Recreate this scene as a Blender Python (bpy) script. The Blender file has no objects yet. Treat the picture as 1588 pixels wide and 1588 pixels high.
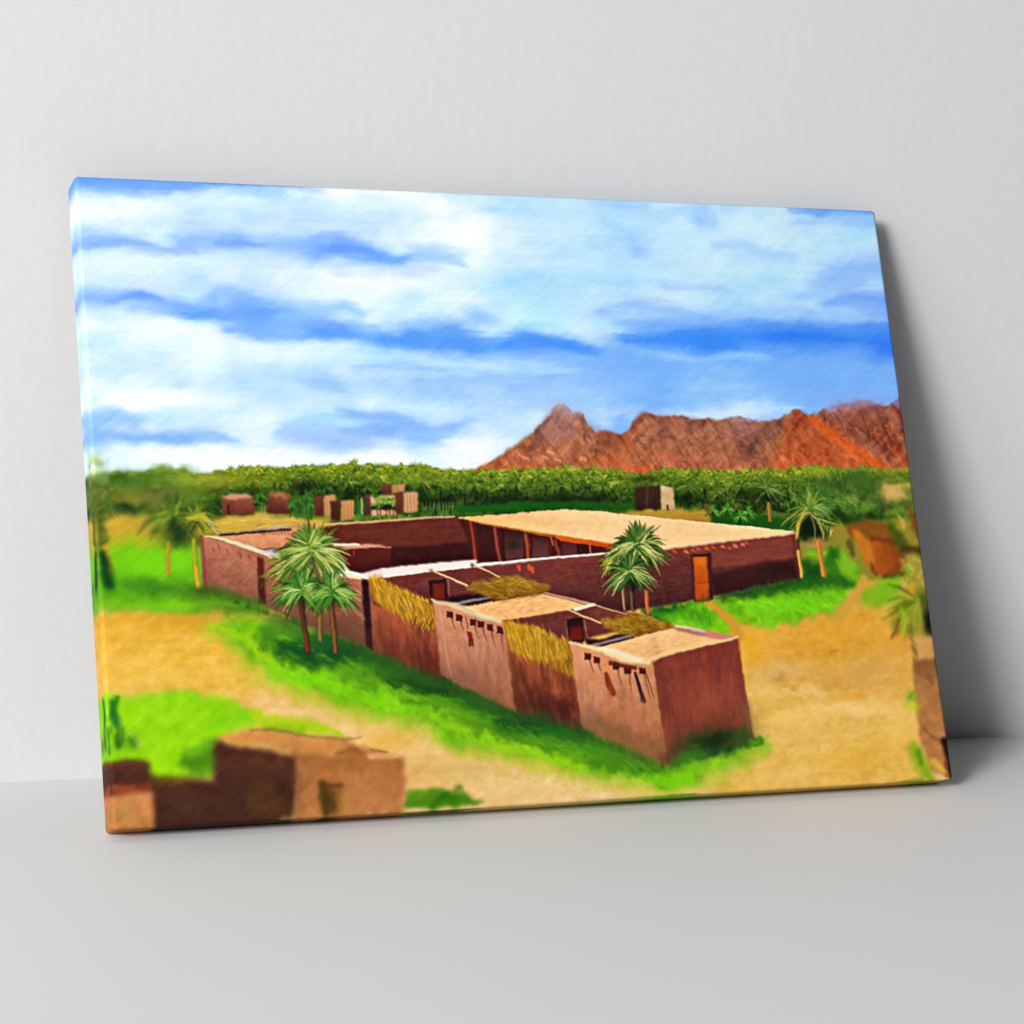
import bpy, math, random
import numpy as np

# ------------------------------------------------------------------ dimensions (metres)
W, H, D = 1.12, 0.7983, 0.040           # canvas width, height, depth of its stretcher
LEAN = math.radians(19.75)
RW, RH = 1240, 884                      # resolution of the print on the cloth
MPX = W / RW

# ================================================================== the printed picture
# Drawn stroke by stroke in picture coordinates; Pt() takes a spot of the picture's layout to the cloth.
def homography(src, dst):
    A = []
    for (x, y), (u, v) in zip(src, dst):
        A.append([x, y, 1, 0, 0, 0, -u * x, -u * y, -u])
        A.append([0, 0, 0, x, y, 1, -v * x, -v * y, -v])
    return np.linalg.svd(np.array(A, float))[2][-1].reshape(3, 3)

HM = homography([(115, 272), (1357.5, 325.5), (1479, 1209), (175, 1288)],
                [(0, 0), (RW, 0), (RW, RH), (0, RH)])
K = RW / 1250.0

def Pt(p):
    p = np.asarray(p, float)
    q = np.c_[p[:, 0], p[:, 1], np.ones(len(p))] @ HM.T
    return q[:, :2] / q[:, 2:3]

rng = np.random.default_rng(7)
rnd = random.Random(11)

def value_noise(h, w, cy, cx, seed):
    g = np.random.default_rng(seed)
    ny, nx = int(math.ceil(h / cy)) + 3, int(math.ceil(w / cx)) + 3
    lat = g.random((ny, nx))
    ys, xs = np.arange(h) / cy, np.arange(w) / cx
    yi, xi = ys.astype(int), xs.astype(int)
    fy, fx = ys - yi, xs - xi
    fy, fx = (fy * fy * (3 - 2 * fy))[:, None], (fx * fx * (3 - 2 * fx))[None, :]
    a, b = lat[np.ix_(yi, xi)], lat[np.ix_(yi, xi + 1)]
    c, d = lat[np.ix_(yi + 1, xi)], lat[np.ix_(yi + 1, xi + 1)]
    return (a * (1 - fx) + b * fx) * (1 - fy) + (c * (1 - fx) + d * fx) * fy

def fbm(cy, cx, seed, octaves=4):
    out, amp, tot = np.zeros((RH, RW)), 1.0, 0.0
    for o in range(octaves):
        out += amp * value_noise(RH, RW, max(cy / 2 ** o, 1.3), max(cx / 2 ** o, 1.3), seed + o)
        tot += amp
        amp *= 0.55
    return (out / tot - 0.5) * 2

N_BIG = fbm(70, 90, 1)
N_MID = fbm(22, 26, 20)
N_FINE = fbm(6, 7, 40, 3)
N_H = fbm(5, 40, 60, 3)                 # horizontal streaks
N_V = fbm(40, 5, 80, 3)                 # upright streaks
N_D = fbm(12, 14, 100, 3)
WX, WY = fbm(14, 14, 120, 3), fbm(14, 14, 140, 3)
WXf, WYf = fbm(5, 5, 160, 2), fbm(5, 5, 180, 2)
YY, XX = np.mgrid[0:RH, 0:RW].astype(float)
def slanted(along, across, deg, seed):
    """streaky noise lying at a slant"""
    c, s = math.cos(math.radians(deg)), math.sin(math.radians(deg))
    n = value_noise(1600, 2200, across, along, seed)
    u = (XX * c + YY * s + 300).astype(int) % 2200
    v = (-XX * s + YY * c + 700).astype(int) % 1600
    return (n[v, u] - .5) * 2
N_SL = .6 * slanted(26, 2.2, -38, 501) + .5 * slanted(60, 4, -34, 502)
N_SR = .6 * slanted(22, 2.4, 58, 503) + .5 * slanted(40, 5, 50, 504)
IMG = np.zeros((RH, RW, 3)) + 200.0

def box_blur(a, r):
    if r < 1:
        return a
    k = 2 * r + 1
    for ax in (0, 1):
        p = np.pad(a, [(r + 1, r) if i == ax else (0, 0) for i in range(2)], mode='edge').cumsum(ax)
        a = (np.take(p, range(k, p.shape[ax]), ax) - np.take(p, range(0, p.shape[ax] - k), ax)) / k
    return a

def soft(a, feather):
    r = int(round(feather * 0.6))
    return box_blur(box_blur(a, r), r) if r >= 1 else a

def bbox(q, pad):
    x0, y0 = np.floor(q.min(0) - pad).astype(int)
    x1, y1 = np.ceil(q.max(0) + pad).astype(int)
    return max(x0, 0), max(y0, 0), min(x1, RW), min(y1, RH)

def poly_mask(pts, feather=2, warp=2.0):
    q = Pt(pts)
    warp = warp * .55 if warp <= 2 else warp
    x0, y0, x1, y1 = bbox(q, feather * 2 + warp + 3)
    if x1 <= x0 or y1 <= y0:
        return None
    s = (slice(y0, y1), slice(x0, x1))
    X = XX[s] + 0.5 + (WX[s] + 0.5 * WXf[s]) * warp
    Y = YY[s] + 0.5 + (WY[s] + 0.5 * WYf[s]) * warp
    ins = np.zeros(X.shape, bool)
    n = len(q)
    for i in range(n):
        (xa, ya), (xb, yb) = q[i], q[(i + 1) % n]
        if ya == yb:
            continue
        ins ^= ((ya > Y) != (yb > Y)) & (X < (xb - xa) * (Y - ya) / (yb - ya) + xa)
    return s, soft(ins.astype(float), feather)

def blend(s, a, col):
    IMG[s] += a[..., None] * (col - IMG[s])

def poly(pts, col, col2=None, feather=2, warp=2.0, op=1.0, tex=(), grad=None):
    """col -> col2 down the piece (or along grad = ((x,y),(x,y))); tex = [(noise, rgb amplitude)]"""
    m = poly_mask(pts, feather, warp)
    if m is None:
        return
    s, a = m
    c = np.array(col, float)[None, None, :] + np.zeros(a.shape + (3,))
    if col2 is not None:
        g = Pt(grad) if grad else np.array([[0, Pt(pts)[:, 1].min()], [0, Pt(pts)[:, 1].max()]])
        d = g[1] - g[0]
        t = ((XX[s] - g[0][0]) * d[0] + (YY[s] - g[0][1]) * d[1]) / (d @ d)
        t = np.clip(t + 0.12 * N_MID[s], 0, 1)[..., None]
        c = c * (1 - t) + np.array(col2, float) * t
    for noise, amp in tex:
        c = c + noise[s][..., None] * np.array(amp, float)
    blend(s, a * op, np.clip(c, 0, 255))

def blob(x, y, rx, ry, col, op=1.0, ang=0.0, warp=6.0):
    q = Pt([(x, y)])[0]
    R = max(rx, ry) * K * 2.2
    x0, y0, x1, y1 = bbox(q[None, :], R)
    if x1 <= x0 or y1 <= y0:
        return
    s = (slice(y0, y1), slice(x0, x1))
    X, Y = XX[s] - q[0] + WX[s] * warp, YY[s] - q[1] + WY[s] * warp
    c, n = math.cos(ang), math.sin(ang)
    u, v = (X * c + Y * n) / (rx * K), (-X * n + Y * c) / (ry * K)
    blend(s, op * np.exp(-(u * u + v * v) * 1.1), np.array(col, float))

def stroke(pts, widths, col, op=1.0, softness=0.5, warp=0.0, raw=False):
    """a brush stroke: half-widths along a polyline; softness 0 crisp .. 1 airy"""
    q = np.asarray(pts, float) if raw else Pt(pts)
    n = len(q)
    if np.isscalar(widths):
        widths = [widths] * n
    w = np.asarray(widths, float) * (1 if raw else K)
    pad = w.max() * (1 + softness) + warp + 2
    x0, y0, x1, y1 = bbox(q, pad)
    if x1 <= x0 or y1 <= y0:
        return
    s = (slice(y0, y1), slice(x0, x1))
    X, Y = XX[s] + 0.5, YY[s] + 0.5
    if warp:
        X, Y = X + WX[s] * warp, Y + WY[s] * warp
    best = np.full(X.shape, 9.0)
    for i in range(n - 1):
        a, b = q[i], q[i + 1]
        d = b - a
        L = d @ d + 1e-9
        t = np.clip(((X - a[0]) * d[0] + (Y - a[1]) * d[1]) / L, 0, 1)
        r = np.hypot(X - a[0] - t * d[0], Y - a[1] - t * d[1]) / np.maximum(w[i] + (w[i + 1] - w[i]) * t, 0.35)
        best = np.minimum(best, r)
    lo, hi = 1 - softness, 1 + softness
    t = np.clip((hi - best) / max(hi - lo, 1e-6), 0, 1)
    blend(s, op * t * t * (3 - 2 * t), np.array(col, float))

def jit(c, k):
    j = rnd.uniform(-k, k)
    return [min(255, max(0, v + j + rnd.uniform(-k, k) * 0.4)) for v in c]

def mix(a, b, t):
    return [x * (1 - t) + y * t for x, y in zip(a, b)]

def scatter(pts, n, length, width, cols, ang, spread, op=0.8, k=12, soft_=0.6):
    """n short strokes inside a quadrilateral-ish patch"""
    p = np.array(pts, float)
    lo, hi = p.min(0), p.max(0)
    made = 0
    for _ in range(n * 6):
        if made >= n:
            break
        x, y = rnd.uniform(lo[0], hi[0]), rnd.uniform(lo[1], hi[1])
        ins = False
        for i in range(len(p)):
            (xa, ya), (xb, yb) = p[i], p[(i + 1) % len(p)]
            if (ya > y) != (yb > y) and x < (xb - xa) * (y - ya) / (yb - ya) + xa:
                ins = not ins
        if not ins:
            continue
        made += 1
        a = math.radians(ang + rnd.uniform(-spread, spread))
        L = length * rnd.uniform(0.6, 1.4)
        dx, dy = math.cos(a) * L / 2, math.sin(a) * L / 2
        stroke([(x - dx, y - dy), (x + rnd.uniform(-.1, .1) * L, y + rnd.uniform(-.1, .1) * L), (x + dx, y + dy)],
               [width * .5, width, width * .3], jit(rnd.choice(cols), k), op, soft_)

def palm(cx, cy, R, n=46, cols=None, dark=(22, 40, 12), lean=0.0, width=1.0, op=0.85, under=0.9, seed=0, blur=.8, leaf=0):
    """a crown of pointed blades: dark ones behind, pale ones curling over the sides"""
    r = random.Random(seed + int(cx * 7 + cy))
    cols = cols or [(44, 92, 28), (112, 150, 56), (214, 214, 140)]
    n = int(max(n, 30) * 1.5)
    blob(cx + lean * .4, cy + R * .1, R * .42, R * .40, dark, under)
    w = width * max(.7, R / 42)
    for level in range(3):
        for i in range(int(n * (.6, .8, .27)[level])):
            a = math.radians(r.uniform(-62, 242) if level < 2 else r.choice([r.uniform(-50, 40), r.uniform(-20, 100), r.uniform(140, 230)]))
            if level == 1 and r.random() < .3:
                a = math.radians(r.uniform(65, 115))
            L = R * r.uniform(.5, 1.06) * (1 if math.sin(a) > -.2 else .8)
            dx, dy = math.cos(a), -math.sin(a)
            droop = L * (.12 + .40 * abs(dx)) * r.uniform(.4, 1.6)
            dx += r.uniform(-.12, .12)
            s0 = r.uniform(.05, .22) if level < 2 else r.uniform(.15, .4)
            ox, oy = (0, 0) if R < 20 else (r.uniform(-.15, .15) * R, r.uniform(-.16, .12) * R)
            P = [(cx + ox + dx * L * t + lean * t, cy + oy + dy * L * t * .9 + droop * t * t) for t in (s0, s0 + (1 - s0) * .35, s0 + (1 - s0) * .7, 1)]
            c = [mix(cols[0], dark, .4), mix(cols[0], cols[1], r.random()), mix(cols[1], cols[2], r.uniform(.1, 1))][level]
            ww = (1.7, 1.15, .85)[level] * w
            stroke(P, [ww * .6, ww, ww * .8, .35], jit(c, 12), op, blur)

def trunk(pts, w, col, dark, op=.9):
    stroke(pts, w * .9, dark, op, .7, 1.5)
    stroke([(x - w * .3, y) for x, y in pts], w * .5, col, op * .8, .6)

# ------------------------------------------------------------------ sky
CX, CY = fbm(10, 46, 400, 4), fbm(12, 60, 420, 4)
def airy(pts, w, col, op=.85, ragged=5.0):
    """a broad wet-in-wet stroke that melts into what lies around it"""
    q = Pt(pts)
    w = np.asarray(w if not np.isscalar(w) else [w] * len(q), float) * K
    x0, y0, x1, y1 = bbox(q, w.max() * 2.2 + ragged)
    if x1 <= x0 or y1 <= y0:
        return
    s = (slice(y0, y1), slice(x0, x1))
    X, Y = XX[s] + CX[s] * ragged * 2.2, YY[s] + CY[s] * ragged
    num, best = np.full(X.shape, 9.0), None
    for i in range(len(q) - 1):
        a, b = q[i], q[i + 1]
        d = b - a
        t = np.clip(((X - a[0]) * d[0] + (Y - a[1]) * d[1]) / (d @ d + 1e-9), 0, 1)
        # ends taper sideways, so the stroke has no round cap
        r = np.hypot((X - a[0] - t * d[0]) * .55, Y - a[1] - t * d[1]) / np.maximum(w[i] + (w[i + 1] - w[i]) * t, .6)
        num = np.minimum(num, r)
    blend(s, op * np.exp(-1.15 * num ** 2.2), np.array(col, float))

def paint_sky():
    poly([(60, 240), (1500, 240), (1500, 780), (60, 780)], (208, 236, 250), (226, 242, 252), 0, 0,
         tex=[(N_BIG, (10, 4, 1)), (N_H, (5, 3, 1))])
    # right half is bluer underneath
    poly([(905, 540), (1000, 505), (1500, 480), (1500, 780), (740, 780), (800, 620)], (122, 178, 249), (150, 198, 251), 26, 14,
         tex=[(N_H, (8, 5, 1))])
    poly([(560, 575), (860, 570), (1000, 600), (900, 650), (640, 690), (470, 700), (430, 660), (520, 625)], (172, 208, 249), (178, 214, 251), 30, 16, op=.85)
    S = lambda pts, w, c, op=.85: airy(pts, [v * 1.12 for v in w], c, op)
    B = blob
    # pale washes and cloud lights
    for x, y, rx, ry, c, o in [
        (165, 330, 70, 24, (240, 248, 252), .9), (215, 318, 80, 18, (235, 246, 250), .8), (300, 322, 60, 22, (222, 242, 249), .7),
        (370, 325, 55, 16, (232, 246, 250), .8), (300, 335, 40, 26, (196, 222, 248), .6), (440, 335, 60, 18, (205, 226, 249), .6),
        (180, 412, 90, 16, (222, 238, 251), .8), (250, 425, 110, 14, (215, 237, 249), .8), (390, 415, 70, 14, (225, 238, 251), .7),
        (480, 420, 55, 18, (235, 246, 250), .85), (500, 450, 70, 26, (236, 247, 249), .9), (590, 455, 110, 26, (232, 246, 248), .9),
        (560, 430, 90, 14, (238, 243, 250), .8), (700, 460, 60, 24, (228, 246, 250), .85), (640, 480, 60, 14, (214, 243, 246), .8),
        (520, 300, 60, 16, (243, 249, 251), .95), (590, 296, 70, 8, (245, 247, 250), .95), (580, 325, 70, 18, (218, 240, 249), .8),
        (690, 330, 60, 30, (247, 250, 251), 1), (740, 365, 80, 36, (246, 250, 251), 1), (690, 365, 60, 34, (243, 249, 251), .9),
        (790, 385, 55, 28, (241, 250, 252), .95), (770, 405, 70, 24, (236, 248, 251), .9), (640, 350, 40, 22, (226, 243, 251), .7),
        (180, 530, 80, 26, (232, 246, 248), .9), (260, 515, 90, 22, (238, 249, 250), .95), (330, 530, 90, 26, (240, 249, 249), .95),
        (190, 560, 90, 26, (206, 231, 247), .8), (260, 560, 60, 20, (206, 232, 248), .7), (310, 575, 70, 30, (232, 247, 250), .8),
        (350, 555, 80, 22, (234, 247, 249), .85), (200, 608, 80, 26, (240, 250, 251), .95), (150, 625, 50, 14, (248, 250, 251), .95),
        (290, 622, 100, 18, (238, 248, 250), .9), (275, 596, 26, 8, (192, 216, 246), .75), (310, 645, 80, 16, (214, 236, 249), .7),
        (400, 655, 40, 18, (232, 245, 251), .8), (400, 600, 90, 22, (190, 224, 248), .7), (470, 545, 80, 18, (228, 245, 249), .85),
        (540, 550, 60, 14, (205, 238, 248), .8), (575, 625, 34, 12, (228, 249, 252), .95), (650, 632, 90, 8, (222, 246, 252), .95),
        (500, 640, 40, 12, (205, 242, 250), .8), (520, 655, 50, 5, (196, 232, 251), .8), (700, 640, 40, 12, (214, 240, 252), .8),
        (790, 660, 70, 20, (228, 243, 253), .85), (830, 645, 30, 14, (224, 243, 253), .8), (250, 705, 170, 12, (226, 243, 250), .9),
        (350, 712, 110, 13, (249, 249, 250), 1), (420, 700, 60, 14, (249, 248, 250), 1), (640, 712, 150, 15, (250, 250, 250), 1),
        (720, 690, 60, 14, (244, 249, 252), .95), (560, 705, 60, 10, (247, 250, 252), .9), (800, 690, 40, 20, (240, 246, 253), .8),
        (850, 350, 50, 30, (190, 230, 250), .6), (880, 350, 36, 22, (213, 240, 249), .9), (840, 470, 60, 30, (182, 226, 249), .7),
        (800, 450, 50, 30, (184, 228, 249), .7), (830, 500, 50, 22, (196, 242, 250), .9), (770, 520, 30, 8, (190, 240, 248), .7),
        (940, 420, 50, 26, (196, 236, 250), .7), (950, 500, 36, 9, (192, 240, 250), .9), (1090, 400, 60, 22, (215, 241, 248), .95),
        (1060, 410, 40, 16, (216, 240, 250), .8), (1170, 350, 50, 20, (224, 246, 247), .95), (1130, 425, 80, 16, (206, 240, 249), .9),
        (1165, 430, 70, 14, (212, 242, 247), .9), (1040, 462, 70, 8, (212, 240, 248), .9), (1140, 470, 70, 12, (198, 234, 250), .9),
        (1000, 350, 40, 20, (188, 232, 250), .7), (1225, 395, 60, 18, (208, 242, 250), .9), (1290, 378, 70, 14, (206, 243, 248), .95),
        (1335, 355, 40, 12, (200, 238, 248), .9), (1200, 440, 60, 20, (190, 232, 250), .85), (1240, 415, 60, 14, (205, 243, 248), .8),
        (1150, 485, 90, 6, (176, 216, 251), .8)]:
        B(x, y, rx, ry, c, o)
    poly([(760, 260), (1420, 280), (1420, 500), (900, 520), (760, 440)], (172, 216, 250), None, 40, 30, op=.34)
    poly([(300, 540), (900, 560), (860, 640), (420, 640)], (168, 208, 249), None, 36, 30, op=.3)
    # top band
    S([(60, 280), (180, 286), (260, 289), (340, 285), (450, 289)], [15, 13, 11, 6, 2], (122, 172, 250), .95)
    S([(110, 276), (300, 281), (430, 287), (500, 292)], [6, 4, 2.5, 1], (104, 160, 247), .85)
    S([(340, 294), (400, 297), (440, 296)], [3, 6, 3], (176, 210, 250), .8)
    # second band
    S([(60, 384), (130, 374), (170, 370), (220, 378), (250, 388), (300, 388)], [16, 13, 11, 9, 9, 6], (150, 187, 251), .95)
    S([(140, 380), (190, 373), (225, 375)], [4, 6, 3], (128, 172, 249), .7)
    S([(285, 375), (325, 372), (360, 370), (390, 374), (440, 384), (500, 390)], [10, 16, 16, 13, 13, 10], (150, 190, 251), .95)
    S([(345, 371), (375, 374), (400, 378)], [4, 7, 3], (116, 163, 248), .8)
    S([(430, 372), (500, 378)], [9, 12], (160, 198, 251), .8)
    S([(490, 368), (515, 366), (530, 374)], [6, 8, 4], (142, 185, 250), .85)
    S([(500, 388), (545, 384), (580, 396), (612, 404), (650, 394), (690, 400)], [12, 18, 12, 7, 3, 2], (122, 172, 249), .95)
    S([(520, 388), (540, 386), (565, 388)], [4, 9, 4], (104, 158, 247), .75)
    S([(575, 396), (615, 402), (640, 396)], [5, 6, 3], (104, 165, 246), .75)
    S([(640, 400), (672, 392), (700, 398), (720, 410)], [7, 12, 9, 3], (164, 206, 249), .9)
    S([(520, 412), (600, 412), (670, 416)], [8, 7, 6], (186, 214, 251), .7)
    # third band, sweeping to the right
    S([(60, 468), (120, 462), (200, 457), (250, 468), (300, 478)], [17, 15, 13, 13, 11], (140, 182, 251), .95)
    S([(170, 470), (215, 456), (250, 462)], [5, 7, 3], (108, 160, 248), .8)
    S([(200, 478), (290, 483)], [5, 6], (146, 186, 250), .7)
    S([(325, 462), (350, 452), (375, 452), (400, 462)], [6, 9, 8, 5], (150, 192, 251), .85)
    S([(285, 485), (330, 482), (390, 488), (440, 490), (480, 500), (520, 510)], [8, 14, 26, 26, 18, 13], (122, 174, 250), .95)
    S([(300, 488), (320, 486), (345, 490)], [5, 11, 6], (102, 162, 248), .8)
    S([(370, 468), (400, 480), (440, 486)], [8, 16, 10], (112, 168, 249), .7)
    S([(350, 512), (400, 514), (450, 522), (510, 520)], [6, 11, 8, 5], (116, 170, 248), .8)
    S([(440, 492), (480, 484), (530, 474), (560, 488)], [9, 12, 9, 4], (150, 200, 249), .75)
    S([(490, 514), (560, 520), (600, 525), (650, 520), (690, 512), (720, 524)], [9, 12, 14, 20, 17, 14], (112, 170, 249), .95)
    S([(490, 513), (515, 517), (560, 519)], [3, 8, 3], (98, 164, 247), .8)
    S([(600, 528), (680, 533), (760, 538), (830, 532), (880, 538), (930, 548)], [8, 17, 16, 19, 15, 6], (96, 162, 248), .95)
    S([(640, 520), (680, 518), (705, 528)], [9, 13, 8], (100, 165, 245), .8)
    S([(780, 528), (815, 522), (870, 534), (915, 543)], [8, 13, 11, 4], (84, 154, 247), .9)
    S([(735, 490), (755, 492)], [12, 9], (158, 200, 249), .8)
    S([(660, 506), (720, 498), (770, 504)], [7, 8, 6], (160, 206, 249), .6)
    S([(800, 550), (900, 558), (960, 560)], [8, 10, 8], (136, 186, 250), .8)
    S([(930, 482), (975, 472), (1040, 482), (1090, 490)], [8, 9, 7, 5], (148, 192, 251), .9)
    S([(960, 500), (1020, 500), (1100, 500), (1180, 496)], [8, 12, 12, 8], (136, 186, 250), .85)
    S([(965, 524), (1010, 524), (1080, 527), (1160, 521), (1240, 522), (1320, 522), (1420, 524)], [7, 13, 22, 21, 21, 21, 22], (80, 152, 247), .97)
    S([(1030, 520), (1090, 530), (1130, 530)], [8, 16, 9], (72, 148, 245), .8)
    S([(1190, 522), (1260, 516), (1300, 528)], [9, 14, 10], (66, 138, 246), .8)
    S([(1360, 540), (1410, 536)], [15, 16], (62, 130, 245), .75)
    S([(1110, 508), (1200, 505), (1300, 504), (1400, 504)], [6, 7, 7, 7], (92, 156, 247), .85)
    # light streaks below the deep band
    S([(990, 548), (1040, 553), (1090, 556), (1180, 552)], [3, 5, 5, 3], (166, 210, 251), .8)
    S([(1110, 545), (1150, 548), (1185, 553)], [3, 6, 4], (150, 205, 251), .8)
    S([(560, 572), (640, 568), (720, 574), (760, 583), (850, 585), (905, 578)], [2, 3, 3, 4, 3, 2], (140, 188, 247), .8)
    S([(650, 590), (720, 590), (790, 592)], [4, 7, 4], (150, 194, 248), .8)
    S([(690, 578), (760, 574), (830, 578), (890, 572)], [3, 4, 4, 2], (178, 220, 251), .8)
    S([(800, 598), (900, 594), (960, 590)], [8, 12, 8], (140, 188, 250), .7)
    S([(470, 592), (505, 592), (530, 600)], [6, 13, 5], (148, 192, 247), .75)
    S([(420, 580), (470, 574), (520, 572)], [6, 8, 5], (170, 214, 247), .6)
    S([(650, 610), (700, 604)], [9, 9], (164, 202, 249), .7)
    # low streaks above the palms
    S([(60, 672), (135, 658), (175, 646), (200, 650), (222, 662)], [16, 18, 12, 10, 4], (160, 198, 250), .95)
    S([(110, 682), (170, 672), (230, 677), (290, 676), (325, 673), (370, 682)], [12, 9, 9, 9, 7, 2], (138, 184, 248), .95)
    S([(200, 676), (245, 678), (290, 680)], [4, 6, 3], (120, 174, 246), .7)
    S([(432, 672), (470, 680), (520, 685), (560, 682)], [6, 14, 15, 10], (164, 198, 250), .95)
    S([(440, 660), (500, 664)], [6, 8], (176, 210, 249), .8)
    S([(528, 631), (555, 640), (600, 645), (650, 650)], [3, 8, 9, 3], (136, 182, 249), .95)
    S([(500, 644), (560, 643), (600, 642)], [2, 5, 4], (150, 192, 248), .8)
    S([(530, 668), (580, 666), (640, 660), (700, 662), (740, 654)], [5, 9, 9, 8, 3], (142, 186, 249), .9)
    S([(630, 677), (665, 678), (690, 674)], [5, 8, 4], (148, 190, 250), .85)
    S([(560, 668), (600, 668)], [3, 5], (128, 174, 247), .7)
    S([(580, 690), (680, 688)], [3, 4], (196, 220, 252), .7)
    # right side
    S([(925, 318), (975, 316), (1005, 322)], [7, 9, 4], (166, 208, 251), .9)
    S([(940, 345), (975, 365), (990, 385)], [9, 12, 12], (166, 208, 250), .75)
    B(986, 388, 17, 11, (156, 196, 251), .9)
    B(1084, 338, 18, 12, (152, 192, 250), .9)
    S([(1040, 325), (1085, 330), (1110, 345)], [5, 9, 6], (166, 208, 251), .8)
    S([(1030, 440), (1075, 443), (1120, 448)], [6, 7, 5], (166, 206, 251), .85)
    S([(1115, 378), (1150, 380), (1190, 396), (1230, 398)], [7, 7, 8, 5], (170, 208, 250), .85)
    S([(820, 425), (880, 422), (930, 430)], [9, 10, 7], (174, 222, 249), .7)
    S([(1225, 324), (1290, 327), (1370, 332)], [4, 8, 8], (112, 168, 249), .95)
    S([(1240, 344), (1290, 338), (1350, 342)], [9, 9, 7], (164, 204, 251), .85)
    S([(1270, 440), (1330, 415), (1400, 415)], [9, 20, 26], (150, 192, 251), .9)
    S([(1290, 470), (1330, 462), (1390, 466)], [9, 15, 15], (114, 166, 249), .9)
    S([(1240, 455), (1280, 450), (1330, 440)], [9, 12, 9], (152, 198, 250), .8)
    S([(1340, 485), (1400, 482)], [9, 12], (140, 176, 250), .75)
    S([(1170, 480), (1260, 485), (1330, 492)], [6, 7, 6], (158, 204, 251), .8)
    # clouds behind the peaks
    for x, y, rx, ry, c, o in [(1090, 645, 60, 12, (226, 243, 253), .9), (1180, 632, 60, 14, (200, 228, 252), .85), (1140, 640, 50, 14, (215, 237, 253), .85),
                               (1110, 600, 70, 12, (178, 220, 251), .7), (960, 640, 60, 9, (200, 226, 252), .85), (1120, 575, 70, 9, (160, 206, 251), .7),
                               (930, 655, 20, 9, (206, 228, 252), .8), (880, 610, 60, 18, (170, 210, 251), .8), (1270, 600, 80, 18, (128, 182, 251), .6),
                               (1230, 612, 40, 12, (140, 188, 250), .6)]:
        B(x, y, rx, ry, c, o)
    S([(955, 648), (1000, 634), (1030, 626)], [2, 4, 2], (120, 172, 248), .6)
    S([(1000, 618), (1040, 606), (1060, 600)], [2, 3, 2], (112, 168, 247), .6)
    # paler and bluer drifts inside the cloud, then everything melts together
    t = np.clip(N_MID * .5 + fbm(26, 80, 440, 4), -1, 1)[..., None]
    IMG[:] += np.where(t > 0, t * np.array([-40, -17, 0.]), -t * np.array([12, 7, 1.])) * np.clip((IMG[..., :1] - 120) / 80, 0, 1)
    for x, y, rx, ry, c, o in [(250, 348, 120, 12, (192, 216, 249), .55), (310, 330, 30, 26, (190, 218, 248), .5), (440, 345, 60, 18, (188, 214, 248), .55), (340, 440, 130, 12, (178, 208, 250), .6), (170, 425, 70, 8, (206, 226, 250), .4),
                               (420, 405, 60, 8, (190, 214, 250), .5), (600, 335, 60, 10, (196, 224, 249), .5), (560, 350, 50, 14, (190, 214, 249), .5), (640, 420, 60, 8, (196, 216, 250), .5), (880, 445, 90, 22, (172, 218, 249), .55),
                               (960, 400, 30, 40, (174, 216, 250), .55), (1000, 332, 80, 12, (168, 210, 251), .55), (920, 330, 50, 20, (176, 220, 250), .5), (830, 320, 50, 16, (186, 226, 250), .5), (1190, 478, 120, 10, (162, 206, 251), .6),
                               (1040, 380, 40, 16, (184, 228, 249), .5), (1180, 400, 60, 8, (176, 216, 250), .5), (1310, 420, 60, 20, (156, 198, 251), .6), (1250, 460, 60, 12, (158, 204, 251), .6), (1000, 485, 90, 9, (166, 206, 251), .55),
                               (180, 570, 90, 16, (200, 226, 247), .5), (330, 590, 90, 14, (204, 228, 248), .5), (430, 620, 60, 20, (190, 220, 248), .5), (300, 660, 80, 8, (190, 216, 249), .5), (420, 575, 70, 16, (184, 218, 247), .5),
                               (900, 630, 70, 12, (176, 212, 251), .5), (760, 640, 60, 12, (196, 226, 252), .5), (680, 560, 80, 8, (190, 228, 249), .5), (1130, 620, 90, 10, (172, 214, 251), .5)]:
        B(x, y, rx, ry, c, o, 0, 14)
    IMG[:] = np.clip(IMG, 0, 252) * np.array([.985, .995, 1])
    for c in range(3):
        near = box_blur(box_blur(IMG[..., c], 3), 3)
        IMG[..., c] = .18 * IMG[..., c] + .54 * near + .28 * box_blur(box_blur(near, 9), 9)
    a, b = fbm(16, 60, 460, 4), fbm(12, 40, 480, 4)
    xi = np.clip(XX + a * 16, 0, RW - 1).astype(int)
    yi = np.clip(YY + b * 9, 0, RH - 1).astype(int)
    IMG[:] = .35 * IMG + .65 * IMG[yi, xi]
    IMG[:] = np.clip(IMG + (IMG - np.array([190., 220, 249])) * .14, 0, 253)
    IMG[:] += fbm(4, 54, 500, 3)[..., None] * np.array([5, 3, .5])
    for _ in range(260):                                       # dry-brush hatching
        x, y = rnd.uniform(110, 1400), rnd.uniform(285, 715)
        q = Pt([(x, y)])[0]
        if not (0 <= q[0] < RW and 0 <= q[1] < RH):
            continue
        c = IMG[int(q[1]), int(q[0])]
        L = rnd.uniform(18, 60)
        airy([(x, y), (x + L * .5, y + rnd.uniform(-3, 3)), (x + L, y + rnd.uniform(-4, 4))], [1, rnd.uniform(2, 5), 1], jit(c, 8), .35, 2)

    IMG[:] += N_SL[..., None] * np.array([3, 2, .5])

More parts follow.
